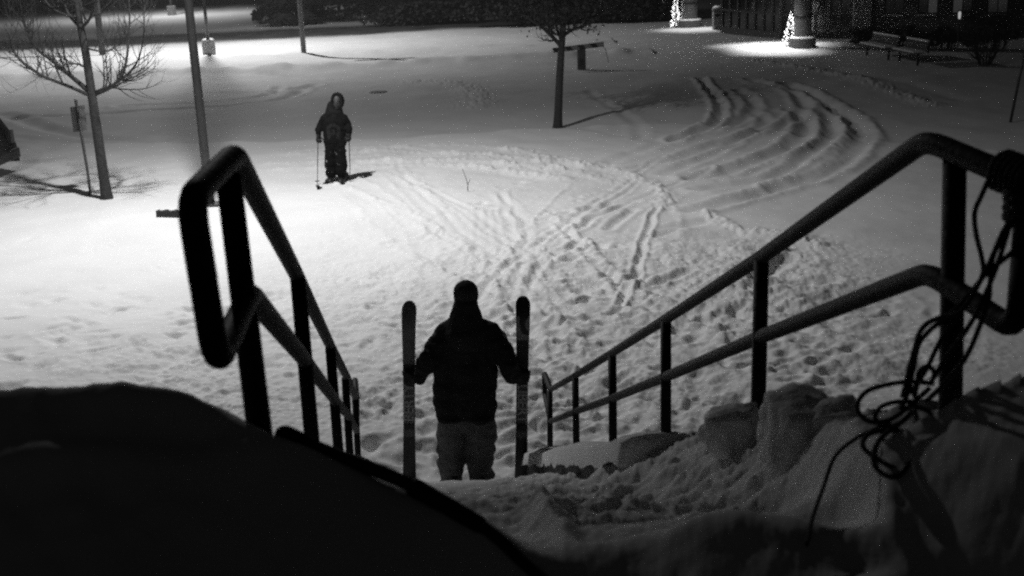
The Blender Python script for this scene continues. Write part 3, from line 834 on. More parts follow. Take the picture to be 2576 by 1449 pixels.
def hand(mb, wrist, direction, curl, side, palm_n, s=1.0):
    """palm with four curled fingers and a thumb; direction: wrist->knuckles, palm_n: palm normal, side: thumb side vector"""
    w = Vector(wrist); d = Vector(direction).normalized(); pn = Vector(palm_n); pn = (pn-d*pn.dot(d)).normalized(); sd = d.cross(pn).normalized()*side
    for k in range(4):
        o = (k-1.5)*.021*s
        caps(mb, w+d*.01+sd*o*.5, .017*s, w+d*.085*s+sd*o, .0135*s, 8)
        L = [.042, .048, .045, .034][k]*s
        p = w+d*.088*s+sd*o; a = 0
        for j in range(3):
            a += curl*(.95 if j else .75)
            q = p+(d*math.cos(a)+pn*math.sin(a))*L*(1-.22*j)
            caps(mb, p, .0105*s, q, .0095*s, 8); p = q
    p = w+d*.03*s+sd*(-.030)*s; q = p+(d*.55-sd*.65+pn*.5).normalized()*.042*s; caps(mb, p, .014*s, q, .012*s, 8)
    q2 = q+(d*.55+sd*.1+pn*.85).normalized()*.036*s; caps(mb, q, .012*s, q2, .010*s, 8)
def head(mb, c, face, s=1.0):
    """c: head centre; face: unit vector the face looks along (x,y)"""
    c = Vector(c); f = Vector((face[0], face[1], 0)).normalized(); r = Vector((f.y, -f.x, 0))
    ell(mb, c+Vector((0, 0, .03))*s, (.078*s, .095*s if abs(f.y) > .5 else .078*s, .10*s))
    caps(mb, c+f*.02*s+Vector((0, 0, -.02))*s, .07*s, c+f*.035*s+Vector((0, 0, -.075))*s, .048*s)
    caps(mb, c+f*.092*s+Vector((0, 0, .022))*s, .009*s, c+f*.108*s+Vector((0, 0, -.018))*s, .014*s)     # nose
    for q in (-1, 1):
        ell(mb, c+r*.079*q*s+Vector((0, 0, .005))*s, (.014*s, .022*s, .032*s))                          # ears
        caps(mb, c+f*.085*s+r*.018*q*s+Vector((0, 0, .036))*s, .010*s, c+f*.075*s+r*.05*q*s+Vector((0, 0, .034))*s, .009*s)  # brows
    caps(mb, c+f*.086*s+r*.022*s+Vector((0, 0, -.052))*s, .008*s, c+f*.086*s-r*.022*s+Vector((0, 0, -.052))*s, .008*s)    # lips

def near_skier():
    d = 9.7
    foot = at(1176, 1232, d); foot.z = hz(foot.x, foot.y)
    yb = foot.y
    Sc = 1.0
    ang = .030
    root_M = Matrix.Translation(foot) @ Matrix.Rotation(ang, 4, 'Y')
    inv = root_M.inverted()
    def L(u, v, dy=0): return inv @ at_y(u, v, yb+dy)       # photo point on the body's plane, in body space
    lh = L(1028, 955); rh = L(1318, 955)
    sh_l = L(1105, 845); sh_r = L(1258, 848)
    el_l = L(1082, 905, -.10); el_r = L(1278, 915, -.10)
    head_c = L(1172, 752); neck = L(1172, 805); hip = L(1174, 1030); hem = L(1175, 1062)
    kn_l = Vector((-.12, -.02, .46)); kn_r = Vector((.12, -.02, .46)); an_l = Vector((-.13, 0, .09)); an_r = Vector((.115, 0, .09))
    # body: one continuous mesh
    mb = MB()
    head(mb, head_c, (0, 1))
    caps(mb, head_c-Vector((0, 0, .08)), .058, neck-Vector((0, 0, .06)), .062)
    caps(mb, (0, 0, neck.z-.16), .13, (0, 0, .95), .13); caps(mb, (-.12, 0, neck.z-.12), .08, (.12, 0, neck.z-.12), .08)
    for s, sh, el, h in ((-1, sh_l, el_l, lh), (1, sh_r, el_r, rh)):
        caps(mb, sh, .058, el, .045); caps(mb, el, .043, h-Vector((s*.05, .03, -.02)), .030)
        hand(mb, h-Vector((s*.06, .02, -.03)), Vector((s*.8, .55, -.2)), 1.0, s, Vector((-s*.3, .9, 0)))
    for s, k, a in ((-1, kn_l, an_l), (1, kn_r, an_r)):
        caps(mb, (s*.09, 0, .92), .09, k, .062); caps(mb, k, .06, a, .042); caps(mb, a+Vector((0, -.03, -.05)), .04, a+Vector((0, .16, -.055)), .034)
    body = remeshed('person', mb, SKIN, None, .012, 3)
    body.location = foot; body.rotation_euler = (0, ang, 0)
    tag(body, 'person in dark jacket and beanie seen from behind, gripping two upright skis', 'person')
    JK = mat('dark_jacket', .016, .85, var=.25, scale=9, bump=.25, bscale=90, spec=.1)
    PT = mat('snow_trousers', .11, .85, var=.18, scale=7, bump=.25, bscale=70, spec=.1)
    # jacket
    mb = MB()
    nk = neck.z
    caps(mb, (0, 0, nk-.05), .088, (0, .0, nk-.16), .13)
    for s, sh in ((-1, sh_l), (1, sh_r)):
        caps(mb, (s*.03, 0, nk-.01), .085, (sh.x*.80, 0, sh.z+.015), .085)
        caps(mb, (s*.04, 0, nk-.12), .10, (sh.x*.83, 0, sh.z+.0), .088)
        caps(mb, (s*.13, 0, sh.z-.06), .118, (s*.135, 0, .95), .118)
        caps(mb, (s*.135, 0, .95), .122, (s*.130, 0, hem.z+.11), .118)
        ell(mb, (s*.12, 0, hem.z+.06), (.125, .15, .055))
    caps(mb, (0, 0, sh_l.z-.08), .15, (0, 0, hem.z+.16), .15)
    for s, sh, el, h in ((-1, sh_l, el_l, lh), (1, sh_r, el_r, rh)):
        caps(mb, Vector((sh.x*.86, 0, sh.z-.02)), .102, el, .092); caps(mb, el, .092, h-Vector((s*.085, .06, -.035)), .060)
    remeshed('jacket', mb, JK, body, .013, 4, .026, 1)
    # hood / hair spilling over the collar
    mb = MB(); caps(mb, head_c+Vector((0, -.03, -.055)), .104, neck+Vector((0, -.03, .0)), .138); caps(mb, neck+Vector((0, -.03, .0)), .138, neck+Vector((0, -.035, -.09)), .178)
    remeshed('collar', mb, mat('fleece_collar', .020, .95, bump=.6, bscale=60, spec=.1), body, .014, 3, .01, 4)
    # beanie
    mb = MB(); ell(mb, head_c+Vector((0, -.005, .055)), (.100, .112, .098)); caps(mb, head_c+Vector((0, -.005, .02)), .100, head_c+Vector((0, -.005, .045)), .100)
    bn = remeshed('beanie', mb, mat('knit_beanie', .030, .95, bump=.7, bscale=120, spec=.1), body, .010, 2, .004, 6)
    # trousers
    mb = MB()
    for s, k, a in ((-1, kn_l, an_l), (1, kn_r, an_r)):
        caps(mb, (s*.095, 0, hem.z+.12), .095, (s*.112, 0, hem.z-.03), .122); caps(mb, (s*.112, 0, hem.z-.03), .122, Vector((s*.118, 0, .5)), .122); caps(mb, (s*.118, 0, .5), .122, a+Vector((0, 0, .10)), .105); caps(mb, a+Vector((0, 0, .10)), .108, a+Vector((0, 0, .02)), .098)
    caps(mb, (0, 0, hem.z+.12), .10, (0, 0, hem.z-.02), .10)
    remeshed('trousers', mb, PT, body, .013, 3, .030, 3)
    for a in (an_l, an_r):
        mb = MB(); caps(mb, a+Vector((0, -.05, .06)), .062, a+Vector((0, -.04, -.04)), .058); caps(mb, a+Vector((0, -.03, -.04)), .052, a+Vector((0, .17, -.045)), .044)
        remeshed('boot', mb, mat('boot_black', .02, .4), body, .01, 2)
    for s, h in ((-1, lh), (1, rh)):
        mb = MB(); hand(mb, h-Vector((s*.06, .03, -.03)), Vector((s*.8, .5, -.2)), 1.0, s, Vector((-s*.3, .9, 0)), 1.22)
        caps(mb, h-Vector((s*.10, .065, -.045)), .042, h-Vector((s*.055, .03, -.03)), .042)
        remeshed('glove', mb, mat('glove_black', .015, .7, spec=.1), body, .006, 2)
    # the skis stand upright in the snow
    def ski(u0, v0, u1, v1, label, tip_dark, flip):
        bot = at(u0, v0, d-.02); bot = at_y(u0, v0, yb+.06); top = at_y(u1, v1, yb+.06)
        ax = (top-bot).normalized(); bot = bot-ax*.12
        Lg = (top-bot).length
        X = Vector((1, 0, 0)); X = (X-ax*X.dot(ax)).normalized(); N = ax.cross(X)     # N points to the camera (-y)
        if N.y > 0: N = -N
        M = Matrix((X, ax, N)).transposed()
        t = thing('ski', bot, label, 'ski', 'skis held upright')
        prof = []
        nn = 40
        for i in range(nn+1):
            s = .5-.5*math.cos(math.pi*i/nn)
            w = .047+.012*(2*s-1)**2*(1.15 if s > .5 else .9)
            e = min(s*Lg, (1-s)*Lg)
            if e < .07: w *= math.sqrt(max(1-((.07-e)/.07)**2, 0.0))*.98+.02
            z = .0
            if s > .86: z = -.08*((s-.86)/.14)**2
            if s < .10: z = -.05*((.10-s)/.10)**2
            prof.append((s*Lg, max(w, .003), z))
        def strip(i0, i1, zo, inset=0.0, th=None):
            vs = []; fs = []
            for (y_, w, z) in prof[i0:i1+1]:
                w = max(w-inset, .002)
                if th is None: vs += [M @ Vector((-w, y_, z+zo)), M @ Vector((w, y_, z+zo))]
                else: vs += [M @ Vector((-w, y_, z+zo-th)), M @ Vector((-w, y_, z+zo)), M @ Vector((w, y_, z+zo)), M @ Vector((w, y_, z+zo-th))]
            n_ = i1-i0+1; k_ = 2 if th is None else 4
            for i in range(n_-1):
                for k in range(1 if th is None else 4):
                    a = i*k_+k; b_ = i*k_+(k+1) % k_; fs.append((a, b_, b_+k_, a+k_))
            if th is not None: fs += [(3, 2, 1, 0), tuple((n_-1)*4+k for k in range(4))]
            return [bot+v for v in vs], fs
        v_, f_ = strip(0, nn, .0, 0, .012)
        MB().add(v_, f_).build('core', mat('ski_black', .010, .35, spec=.3), t)
        v_, f_ = strip(int(nn*.39), int(nn*.565), .003, .004, .003)
        bd = MB().add(v_, f_).build('graphic_band', mat('ski_band', .05, .4), t)
        if tip_dark:
            # swoosh of pale colour under the black tip
            g = mat('ski_graphic', .2, .4, var=.2, scale=20)
            def P(x, s):
                q_ = math.acos(1-2*s)/math.pi*nn; i = min(int(q_), nn-1); f = q_-i; w = prof[i][1]*(1-f)+prof[i+1][1]*f; z = prof[i][2]*(1-f)+prof[i+1][2]*f
                return bot+(M @ Vector((x*w*.96, s*Lg, z+.0035)))
            k = 10; vs = []; fs = []
            for i in range(k+1):
                s = .80+.115*i/k; vs += [P(-.99, s), P(-.99+(.45+1.1*(1-i/k)**3 if i > 2 else 1.9), s)]
            for i in range(k): fs.append((2*i, 2*i+1, 2*i+3, 2*i+2))
            MB().add(vs, fs).build('graphic_sweep', g, t)
            vs = []; fs = []
            for i in range(k+1):
                s = .845+.075*i/k; vs += [P(.99-.75*math.sin(math.pi*(i/k)**.8)*.8-.05, s), P(.99, s)]
            for i in range(k): fs.append((2*i, 2*i+1, 2*i+3, 2*i+2))
            MB().add(vs, fs).build('graphic_flash', g, t)
        else:
            v_, f_ = strip(int(nn*.64), nn-1, .003, .003, .003)
            MB().add(v_, f_).build('tip_sheet', mat('ski_tip_grey', .10, .4, var=.15, scale=9), t)
        # lettering
        cu = bpy.data.curves.new('lettering', 'FONT'); cu.body = 'LIBERTY'; cu.align_x = 'CENTER'; cu.align_y = 'CENTER'
        cu.size = .118; cu.space_character = .92; cu.offset = .002
        to = bpy.data.objects.new('tmp', cu); COL.objects.link(to)
        dg = bpy.context.evaluated_depsgraph_get(); tm = bpy.data.meshes.new_from_object(to.evaluated_get(dg))
        COL.objects.unlink(to); bpy.data.objects.remove(to)
        R = Matrix.Rotation(math.pi/2*flip, 3, 'Z')
        xs = [v.co.x for v in tm.vertices]; kx = .40/(max(xs)-min(xs))
        vs = [bot+(M @ (R @ Vector((v.co.x*kx, v.co.y*.98, 0))+Vector((0, Lg*.465, .0058)))) for v in tm.vertices]
        MB().add(vs, [tuple(p.vertices) for p in tm.polygons]).build('lettering', mat('ski_letters', .30, .5, var=.25, scale=30), bd)
        # binding stub at the edge
        MB().box(bot+(M @ Vector((0, Lg*.365, .012))), (.085, .05, .02), M).build('binding_plate', mat('ski_black', .010), t)
    ski(1030, 1207, 1028, 764, 'upright ski with plain grey tip held in the left hand', False, 1)
    ski(1311, 1218, 1316, 752, 'upright ski with black tip and pale swoosh held in right hand', True, -1)
near_skier()

def far_skier():
    g = gnd(846, 455); z0 = hz(g.x, g.y)
    yb = g.y
    foot = Vector((g.x, g.y, z0)); ang = .045
    root_M = Matrix.Translation(foot) @ Matrix.Rotation(ang, 4, 'Y'); inv = root_M.inverted()
    def L(u, v, dy=0): return inv @ at_y(u, v, yb+dy)
    hc = L(848, 255); nk = L(848, 281).z; hem = L(842, 372).z
    hr = L(801, 350, -.10); hl = L(878, 347, -.10)          # picture-left and picture-right hands
    sr = Vector((-.20, 0, nk-.10)); sl = Vector((.20, 0, nk-.10))
    er = L(806, 318, .04); el_ = L(874, 314, .04)
    mb = MB(); head(mb, hc, (0, -1))
    caps(mb, hc-Vector((0, 0, .08)), .056, (0, 0, nk-.08), .06)
    caps(mb, (0, 0, nk-.2), .13, (0, 0, .92), .125); caps(mb, (-.12, 0, nk-.14), .08, (.12, 0, nk-.14), .08)
    for s, sh, el, h in ((-1, sr, er, hr), (1, sl, el_, hl)):
        caps(mb, sh, .056, el, .044); caps(mb, el, .042, h+Vector((0, .03, .09)), .03)
        hand(mb, h+Vector((0, .03, .07)), Vector((0, -.35, -1)), 1.0, -s, Vector((-s*.4, -.9, 0)))
    for s in (-1, 1):
        caps(mb, (s*.09, 0, .9), .088, (s*.10, -.03, .47), .06); caps(mb, (s*.10, -.03, .47), .058, (s*.10, .02, .09), .042); caps(mb, (s*.10, .02, .05), .04, (s*.10, -.15, .04), .034)
    body = remeshed('person', mb, mat('skin_far', .06, .6), None, .013, 3)
    body.location = foot; body.rotation_euler = (0, ang, 0)
    tag(body, 'hooded person on skis facing the stairs with a pole in each hand', 'person')
    # hoodie with a worn pale print on the chest
    HD = bpy.data.materials.new('printed_hoodie'); HD.use_nodes = True
    n = HD.node_tree.nodes; l = HD.node_tree.links; p = n['Principled BSDF']; p.inputs['Roughness'].default_value = .9; p.inputs['Specular IOR Level'].default_value = .08
    tc = n.new('ShaderNodeTexCoord'); sx = n.new('ShaderNodeSeparateXYZ'); l.new(tc.outputs['Object'], sx.inputs[0])
    def math_(op, a, b=None):
        k = n.new('ShaderNodeMath'); k.operation = op
        for i, q in enumerate((a, b)):
            if q is None: continue
            if hasattr(q, 'links'): l.new(q, k.inputs[i])
            else: k.inputs[i].default_value = q
        return k.outputs[0]
    X, Y, Z = sx.outputs
    ax_ = math_('ABSOLUTE', math_('SUBTRACT', X, -.01))
    zc = math_('SUBTRACT', Z, nk-.36)
    # arch (ring) above two legs
    rr = math_('SQRT', math_('ADD', math_('POWER', math_('MULTIPLY', ax_, 1.0), 2.0), math_('POWER', math_('SUBTRACT', zc, .03), 2.0)))
    ring = math_('MULTIPLY', math_('LESS_THAN', math_('ABSOLUTE', math_('SUBTRACT', rr, .10)), .030), math_('GREATER_THAN', zc, -.04))
    leg = math_('MULTIPLY', math_('LESS_THAN', math_('ABSOLUTE', math_('SUBTRACT', ax_, .085)), .028), math_('LESS_THAN', math_('ABSOLUTE', math_('ADD', zc, .05)), .09))
    eye = math_('MULTIPLY', math_('LESS_THAN', ax_, .03), math_('LESS_THAN', math_('ABSOLUTE', zc), .05))
    mk = math_('MAXIMUM', math_('MAXIMUM', ring, leg), eye)
    mk = math_('MULTIPLY', mk, math_('LESS_THAN', Y, 0.0))
    t = n.new('ShaderNodeTexNoise'); t.inputs['Scale'].default_value = 22; l.new(tc.outputs['Object'], t.inputs['Vector'])
    mk = math_('MULTIPLY', mk, math_('MULTIPLY', t.outputs[0], 1.3))
    c = math_('ADD', math_('MULTIPLY', mk, .022), math_('ADD', .004, math_('MULTIPLY', t.outputs[0], .007)))
    cc = n.new('ShaderNodeCombineColor')
    for i in range(3): l.new(c, cc.inputs[i])
    l.new(cc.outputs[0], p.inputs['Base Color'])
    mb = MB()
    for s, sh, el, h in ((-1, sr, er, hr), (1, sl, el_, hl)):
        caps(mb, (s*.03, 0, nk-.03), .095, (s*.17, 0, nk-.13), .09)
        caps(mb, (s*.10, 0, nk-.2), .125, (s*.10, 0, .95), .12); caps(mb, (s*.10, 0, .95), .125, (s*.10, 0, hem+.09), .115)
        ell(mb, (s*.095, 0, hem+.05), (.115, .135, .05))
        caps(mb, Vector((sh.x*.88, 0, sh.z-.03)), .092, el, .072); caps(mb, el, .074, h+Vector((0, .03, .16)), .062); caps(mb, h+Vector((0, .03, .17)), .07, h+Vector((0, .03, .10)), .055)
    caps(mb, (0, -.02, nk-.2), .14, (0, 0, hem+.14), .14)
    remeshed('hoodie', mb, HD, body, .014, 5, .012, 8)
    # hood: open shell round the face
    mb = MB()
    for k in range(26):
        w = math.pi*(-.28+1.56*k/25)
        c0 = hc+Vector((math.cos(w)*.088, -.055, .0+math.sin(w)*.145)); c1 = hc+Vector((math.cos(w)*.105, .06, .0+math.sin(w)*.140))
        caps(mb, c0, .024, c1, .030, 8)
    ell(mb, hc+Vector((0, .075, .0)), (.115, .07, .15)); caps(mb, (-.05, -.01, nk-.01), .085, (.05, -.01, nk-.01), .085); caps(mb, (0, .05, nk+.05), .115, (0, .02, nk-.1), .125)
    for q in (-1, 1): caps(mb, Vector((q*.055, .02, hc.z-.06)), .07, Vector((q*.10, .01, nk-.09)), .095)
    remeshed('hood', mb, mat('hood_cloth', .012, .9, var=.3, scale=20, spec=.1), body, .012, 3, .006, 2)
    mb = MB(); caps(mb, hc+Vector((0, -.06, -.06)), .05, hc+Vector((0, -.055, -.10)), .042); ell(mb, hc+Vector((0, -.03, -.06)), (.072, .07, .045))
    remeshed('beard', mb, mat('beard', .03, .95, bump=.6), body, .008, 2)
    # baggy trousers, snow stuck to the knees
    PT = bpy.data.materials.new('snowy_trousers'); PT.use_nodes = True
    n = PT.node_tree.nodes; l = PT.node_tree.links; p = n['Principled BSDF']; p.inputs['Roughness'].default_value = .9; p.inputs['Specular IOR Level'].default_value = .08
    tc = n.new('ShaderNodeTexCoord'); t = n.new('ShaderNodeTexNoise'); t.inputs['Scale'].default_value = 9; t.inputs['Detail'].default_value = 4
    l.new(tc.outputs['Object'], t.inputs['Vector']); r = n.new('ShaderNodeMapRange'); r.inputs[1].default_value = .64; r.inputs[2].default_value = .72; r.inputs[3].default_value = .006; r.inputs[4].default_value = .5
    l.new(t.outputs[0], r.inputs[0]); l.new(r.outputs[0], p.inputs['Base Color'])
    mb = MB()
    for s in (-1, 1):
        caps(mb, (s*.085, 0, hem+.16), .125, (s*.098, -.02, .58), .10); caps(mb, (s*.098, -.02, .56), .10, (s*.105, -.01, .34), .118); caps(mb, (s*.105, -.01, .34), .118, (s*.10, .01, .17), .10)
        ell(mb, (s*.115, -.03, .60), (.10, .09, .03))
    caps(mb, (0, 0, hem+.16), .12, (0, 0, .66), .09)
    remeshed('trousers', mb, PT, body, .013, 2, .022, 5)
    for s in (-1, 1):
        mb = MB(); caps(mb, (s*.10, .03, .20), .066, (s*.10, .02, .06), .062); caps(mb, (s*.10, .02, .05), .056, (s*.10, -.17, .04), .046)
        remeshed('ski_boot', mb, mat('boot_black', .02, .4), body, .011, 2)
    for s, h in ((-1, hr), (1, hl)):
        mb = MB(); hand(mb, h+Vector((0, .03, .07)), Vector((0, -.35, -1)), 1.0, -s, Vector((-s*.4, -.9, 0)), 1.2)
        caps(mb, h+Vector((0, .03, .10)), .045, h+Vector((0, .03, .05)), .045)
        remeshed('glove', mb, mat('glove_black', .015, .7), body, .008, 2)
    # ski poles
    for (u0, v0, u1, v1, lab) in ((800, 340, 798, 441, 'thin ski pole held in the glove farther from the skier shadow'), (878, 338, 881, 437, 'thin ski pole held in the glove over the skier shadow')):
        a = at_y(u0, v0, yb-.12); b = at_y(u1, v1, yb-.12); b = Vector((b.x, b.y-.1, hz(b.x, b.y-.1)-.05))
        t = thing('ski_pole', b, lab, 'ski pole')
        ax = (a-b).normalized()
        MB().tube([b, b.lerp(a, .5), a], [.006, .009, .010], 8).build('shaft', mat('pole_alloy', .12, .35, metal=.5), t, smooth=True)
        MB().tube([a-ax*.13, a-ax*.1, a, a+ax*.015], [.014, .017, .018, .012], 10).build('grip', mat('black_grip', .006), t, smooth=True)
        MB().lathe(b+ax*.10, [(.01, .0), (.045, .006), (.045, .012), (.01, .02)], 12).build('basket', mat('black_grip', .006), t)
    # skis, half buried, tips poking out
    for s, lab in ((-1, 'half buried ski under the hooded skier with the farther tip'), (1, 'half buried ski under the hooded skier next to the shadow')):
        bx = foot.x+s*.11; y0 = yb+.7; y1 = yb-(.98 if s < 0 else .75)
        t = thing('ski', (bx, yb, z0), lab, 'ski', 'skis worn by the hooded skier')
        vs = []; fs = []; nn = 24
        for i in range(nn+1):
            q = i/nn; y = y0+(y1-y0)*q; x = bx+s*.10*q
            w = .05*(1 if .04 < q < .93 else .6); zz = z0+.015+(.11*((q-.84)/.16)**2 if q > .84 else 0)+(.03*((.1-q)/.1) if q < .1 else 0)
            zz = max(zz, hz(x, y)+(.02 if q > .9 else -.03)) if q > .84 else zz
            vs += [(x-w, y, zz), (x+w, y, zz), (x+w, y, zz+.014), (x-w, y, zz+.014)]
        for i in range(nn):
            for k in range(4): fs.append((i*4+k, i*4+(k+1) % 4, i*4+4+(k+1) % 4, i*4+4+k))
        fs += [(3, 2, 1, 0), tuple(nn*4+k for k in range(4))]
        MB().add(vs, fs).build('plank', mat('ski_black', .010), t)
        MB().box((bx+s*.05, yb, z0+.045), (.07, .34, .03)).build('binding', mat('boot_black', .02), t)
far_skier()

# ------------------------------------------------------------------ parked car at the left edge
def car():
    g = gnd(26, 476); xr = g.x-.50; yc = g.y+.9; z0 = hz(xr-1, g.y)
    t = thing('parked_car', (xr-2.2, yc, z0), 'dark parked car whose rounded tail stands in snow', 'car')
    PA = mat('car_paint', .025, .35, var=.2, scale=3, spec=.5); GL = mat('car_glass', .012, .08); TY = mat('tyre', .02, .9)
    prof = [(0, .34), (.02, .62), (.10, .86), (.13, .95), (.30, 1.30), (.46, 1.47), (.75, 1.56), (1.6, 1.60), (2.4, 1.54), (2.75, 1.40), (3.15, 1.03), (3.9, .93), (4.25, .80), (4.35, .55), (4.33, .32)]
    vs = []; fs = []; W = [.86]*len(prof); n = len(prof)
    for s in (-1, 1):
        for (x, z) in prof:
            k = .86 if z < .95 else .86-.28*(z-.95)
            vs.append((xr-x, yc+s*k, z0+z))
    m = MB(); top = [(i, i+1, n+i+1, n+i) for i in range(n-1)]+[(n-1, 0, n, 2*n-1)]
    fs = top+[tuple(range(n)), tuple(range(2*n-1, n-1, -1))]
    o = m.add(vs, fs).build('body', PA, t); bevel(o, .05, 3)
    for s in (-1, 1):
        for xs in ([.55, 1.55], [1.65, 2.5]):
            k = lambda z: (.86-.28*(z-.95))+.006
            q = [(xr-xs[0]-.02, yc+s*k(1.0), z0+1.0), (xr-xs[1], yc+s*k(1.0), z0+1.0), (xr-xs[1]+.03, yc+s*k(1.44), z0+1.44), (xr-xs[0]-.10, yc+s*k(1.44), z0+1.44)]
            MB().add(q+[Vector(p)+Vector((0, -s*.02, 0)) for p in q], [(0, 1, 2, 3), (4, 5, 6, 7), (0, 1, 5, 4), (1, 2, 6, 5), (2, 3, 7, 6), (3, 0, 4, 7)]).build('side_window', GL, t)
        for x in (.85, 3.45):
            w = MB(); c = Vector((xr-x, yc+s*.80, z0+.30)); R = Matrix.Rotation(math.pi/2, 3, 'X')
            pr = [(.20, -.10), (.31, -.09), (.32, 0), (.31, .09), (.20, .10)]
            mb = MB().lathe((0, 0, 0), pr, 20); mb.v = [c+(R @ v) for v in mb.v]
            wh = mb.build('wheel', TY, t, smooth=True)
            mb = MB().lathe((0, 0, 0), [(.19, -.09), (.19, .105), (.05, .115)], 16); mb.v = [c+(R @ v) for v in mb.v]; mb.build('rim', mat('rim', .2, .4, metal=.6), wh)
        MB().box((xr-.03, yc+s*.74, z0+.82), (.10, .16, .26)).build('tail_light', mat('tail_lens', .06, .2), t)
    MB().add([(xr-.15, yc-.66, z0+1.0), (xr-.15, yc+.66, z0+1.0), (xr-.295, yc+.6, z0+1.31), (xr-.295, yc-.6, z0+1.31)], [(0, 1, 2, 3)]).build('rear_window', GL, t)
    o = MB().box((xr+.01, yc, z0+.48), (.16, 1.74, .22)).build('bumper', mat('bumper', .03, .6), t); bevel(o, .04)
    vs = []; fs = []
car()

# ------------------------------------------------------------------ the building with its columned entrance
BRICK = mat('brick_dark', .060, .9, var=.3, scale=12, bump=.3)
FRAME = mat('door_frame', .02, .5)
GLASS = mat('dark_glass', .010, .12, spec=.6)
def wall_pts(a, b, z0, z1, th):
    a = Vector(a); b = Vector(b); d = (b-a); L = d.length; d.normalize(); nrm = Vector((-d.y, d.x, 0))
    return a, d, nrm, L
def slab(a, b, z0, z1, th, off=0.0):
    """upright slab from plan point a to b, thickness th behind the line"""
    a = Vector((a[0], a[1], 0)); b = Vector((b[0], b[1], 0)); d = (b-a).normalized(); nr = Vector((-d.y, d.x, 0))
    p = [a+nr*off, b+nr*off, b+nr*(off+th), a+nr*(off+th)]
    return [q+Vector((0, 0, z0)) for q in p]+[q+Vector((0, 0, z1)) for q in p], [(3, 2, 1, 0), (4, 5, 6, 7), (0, 1, 5, 4), (1, 2, 6, 5), (2, 3, 7, 6), (3, 0, 4, 7)]
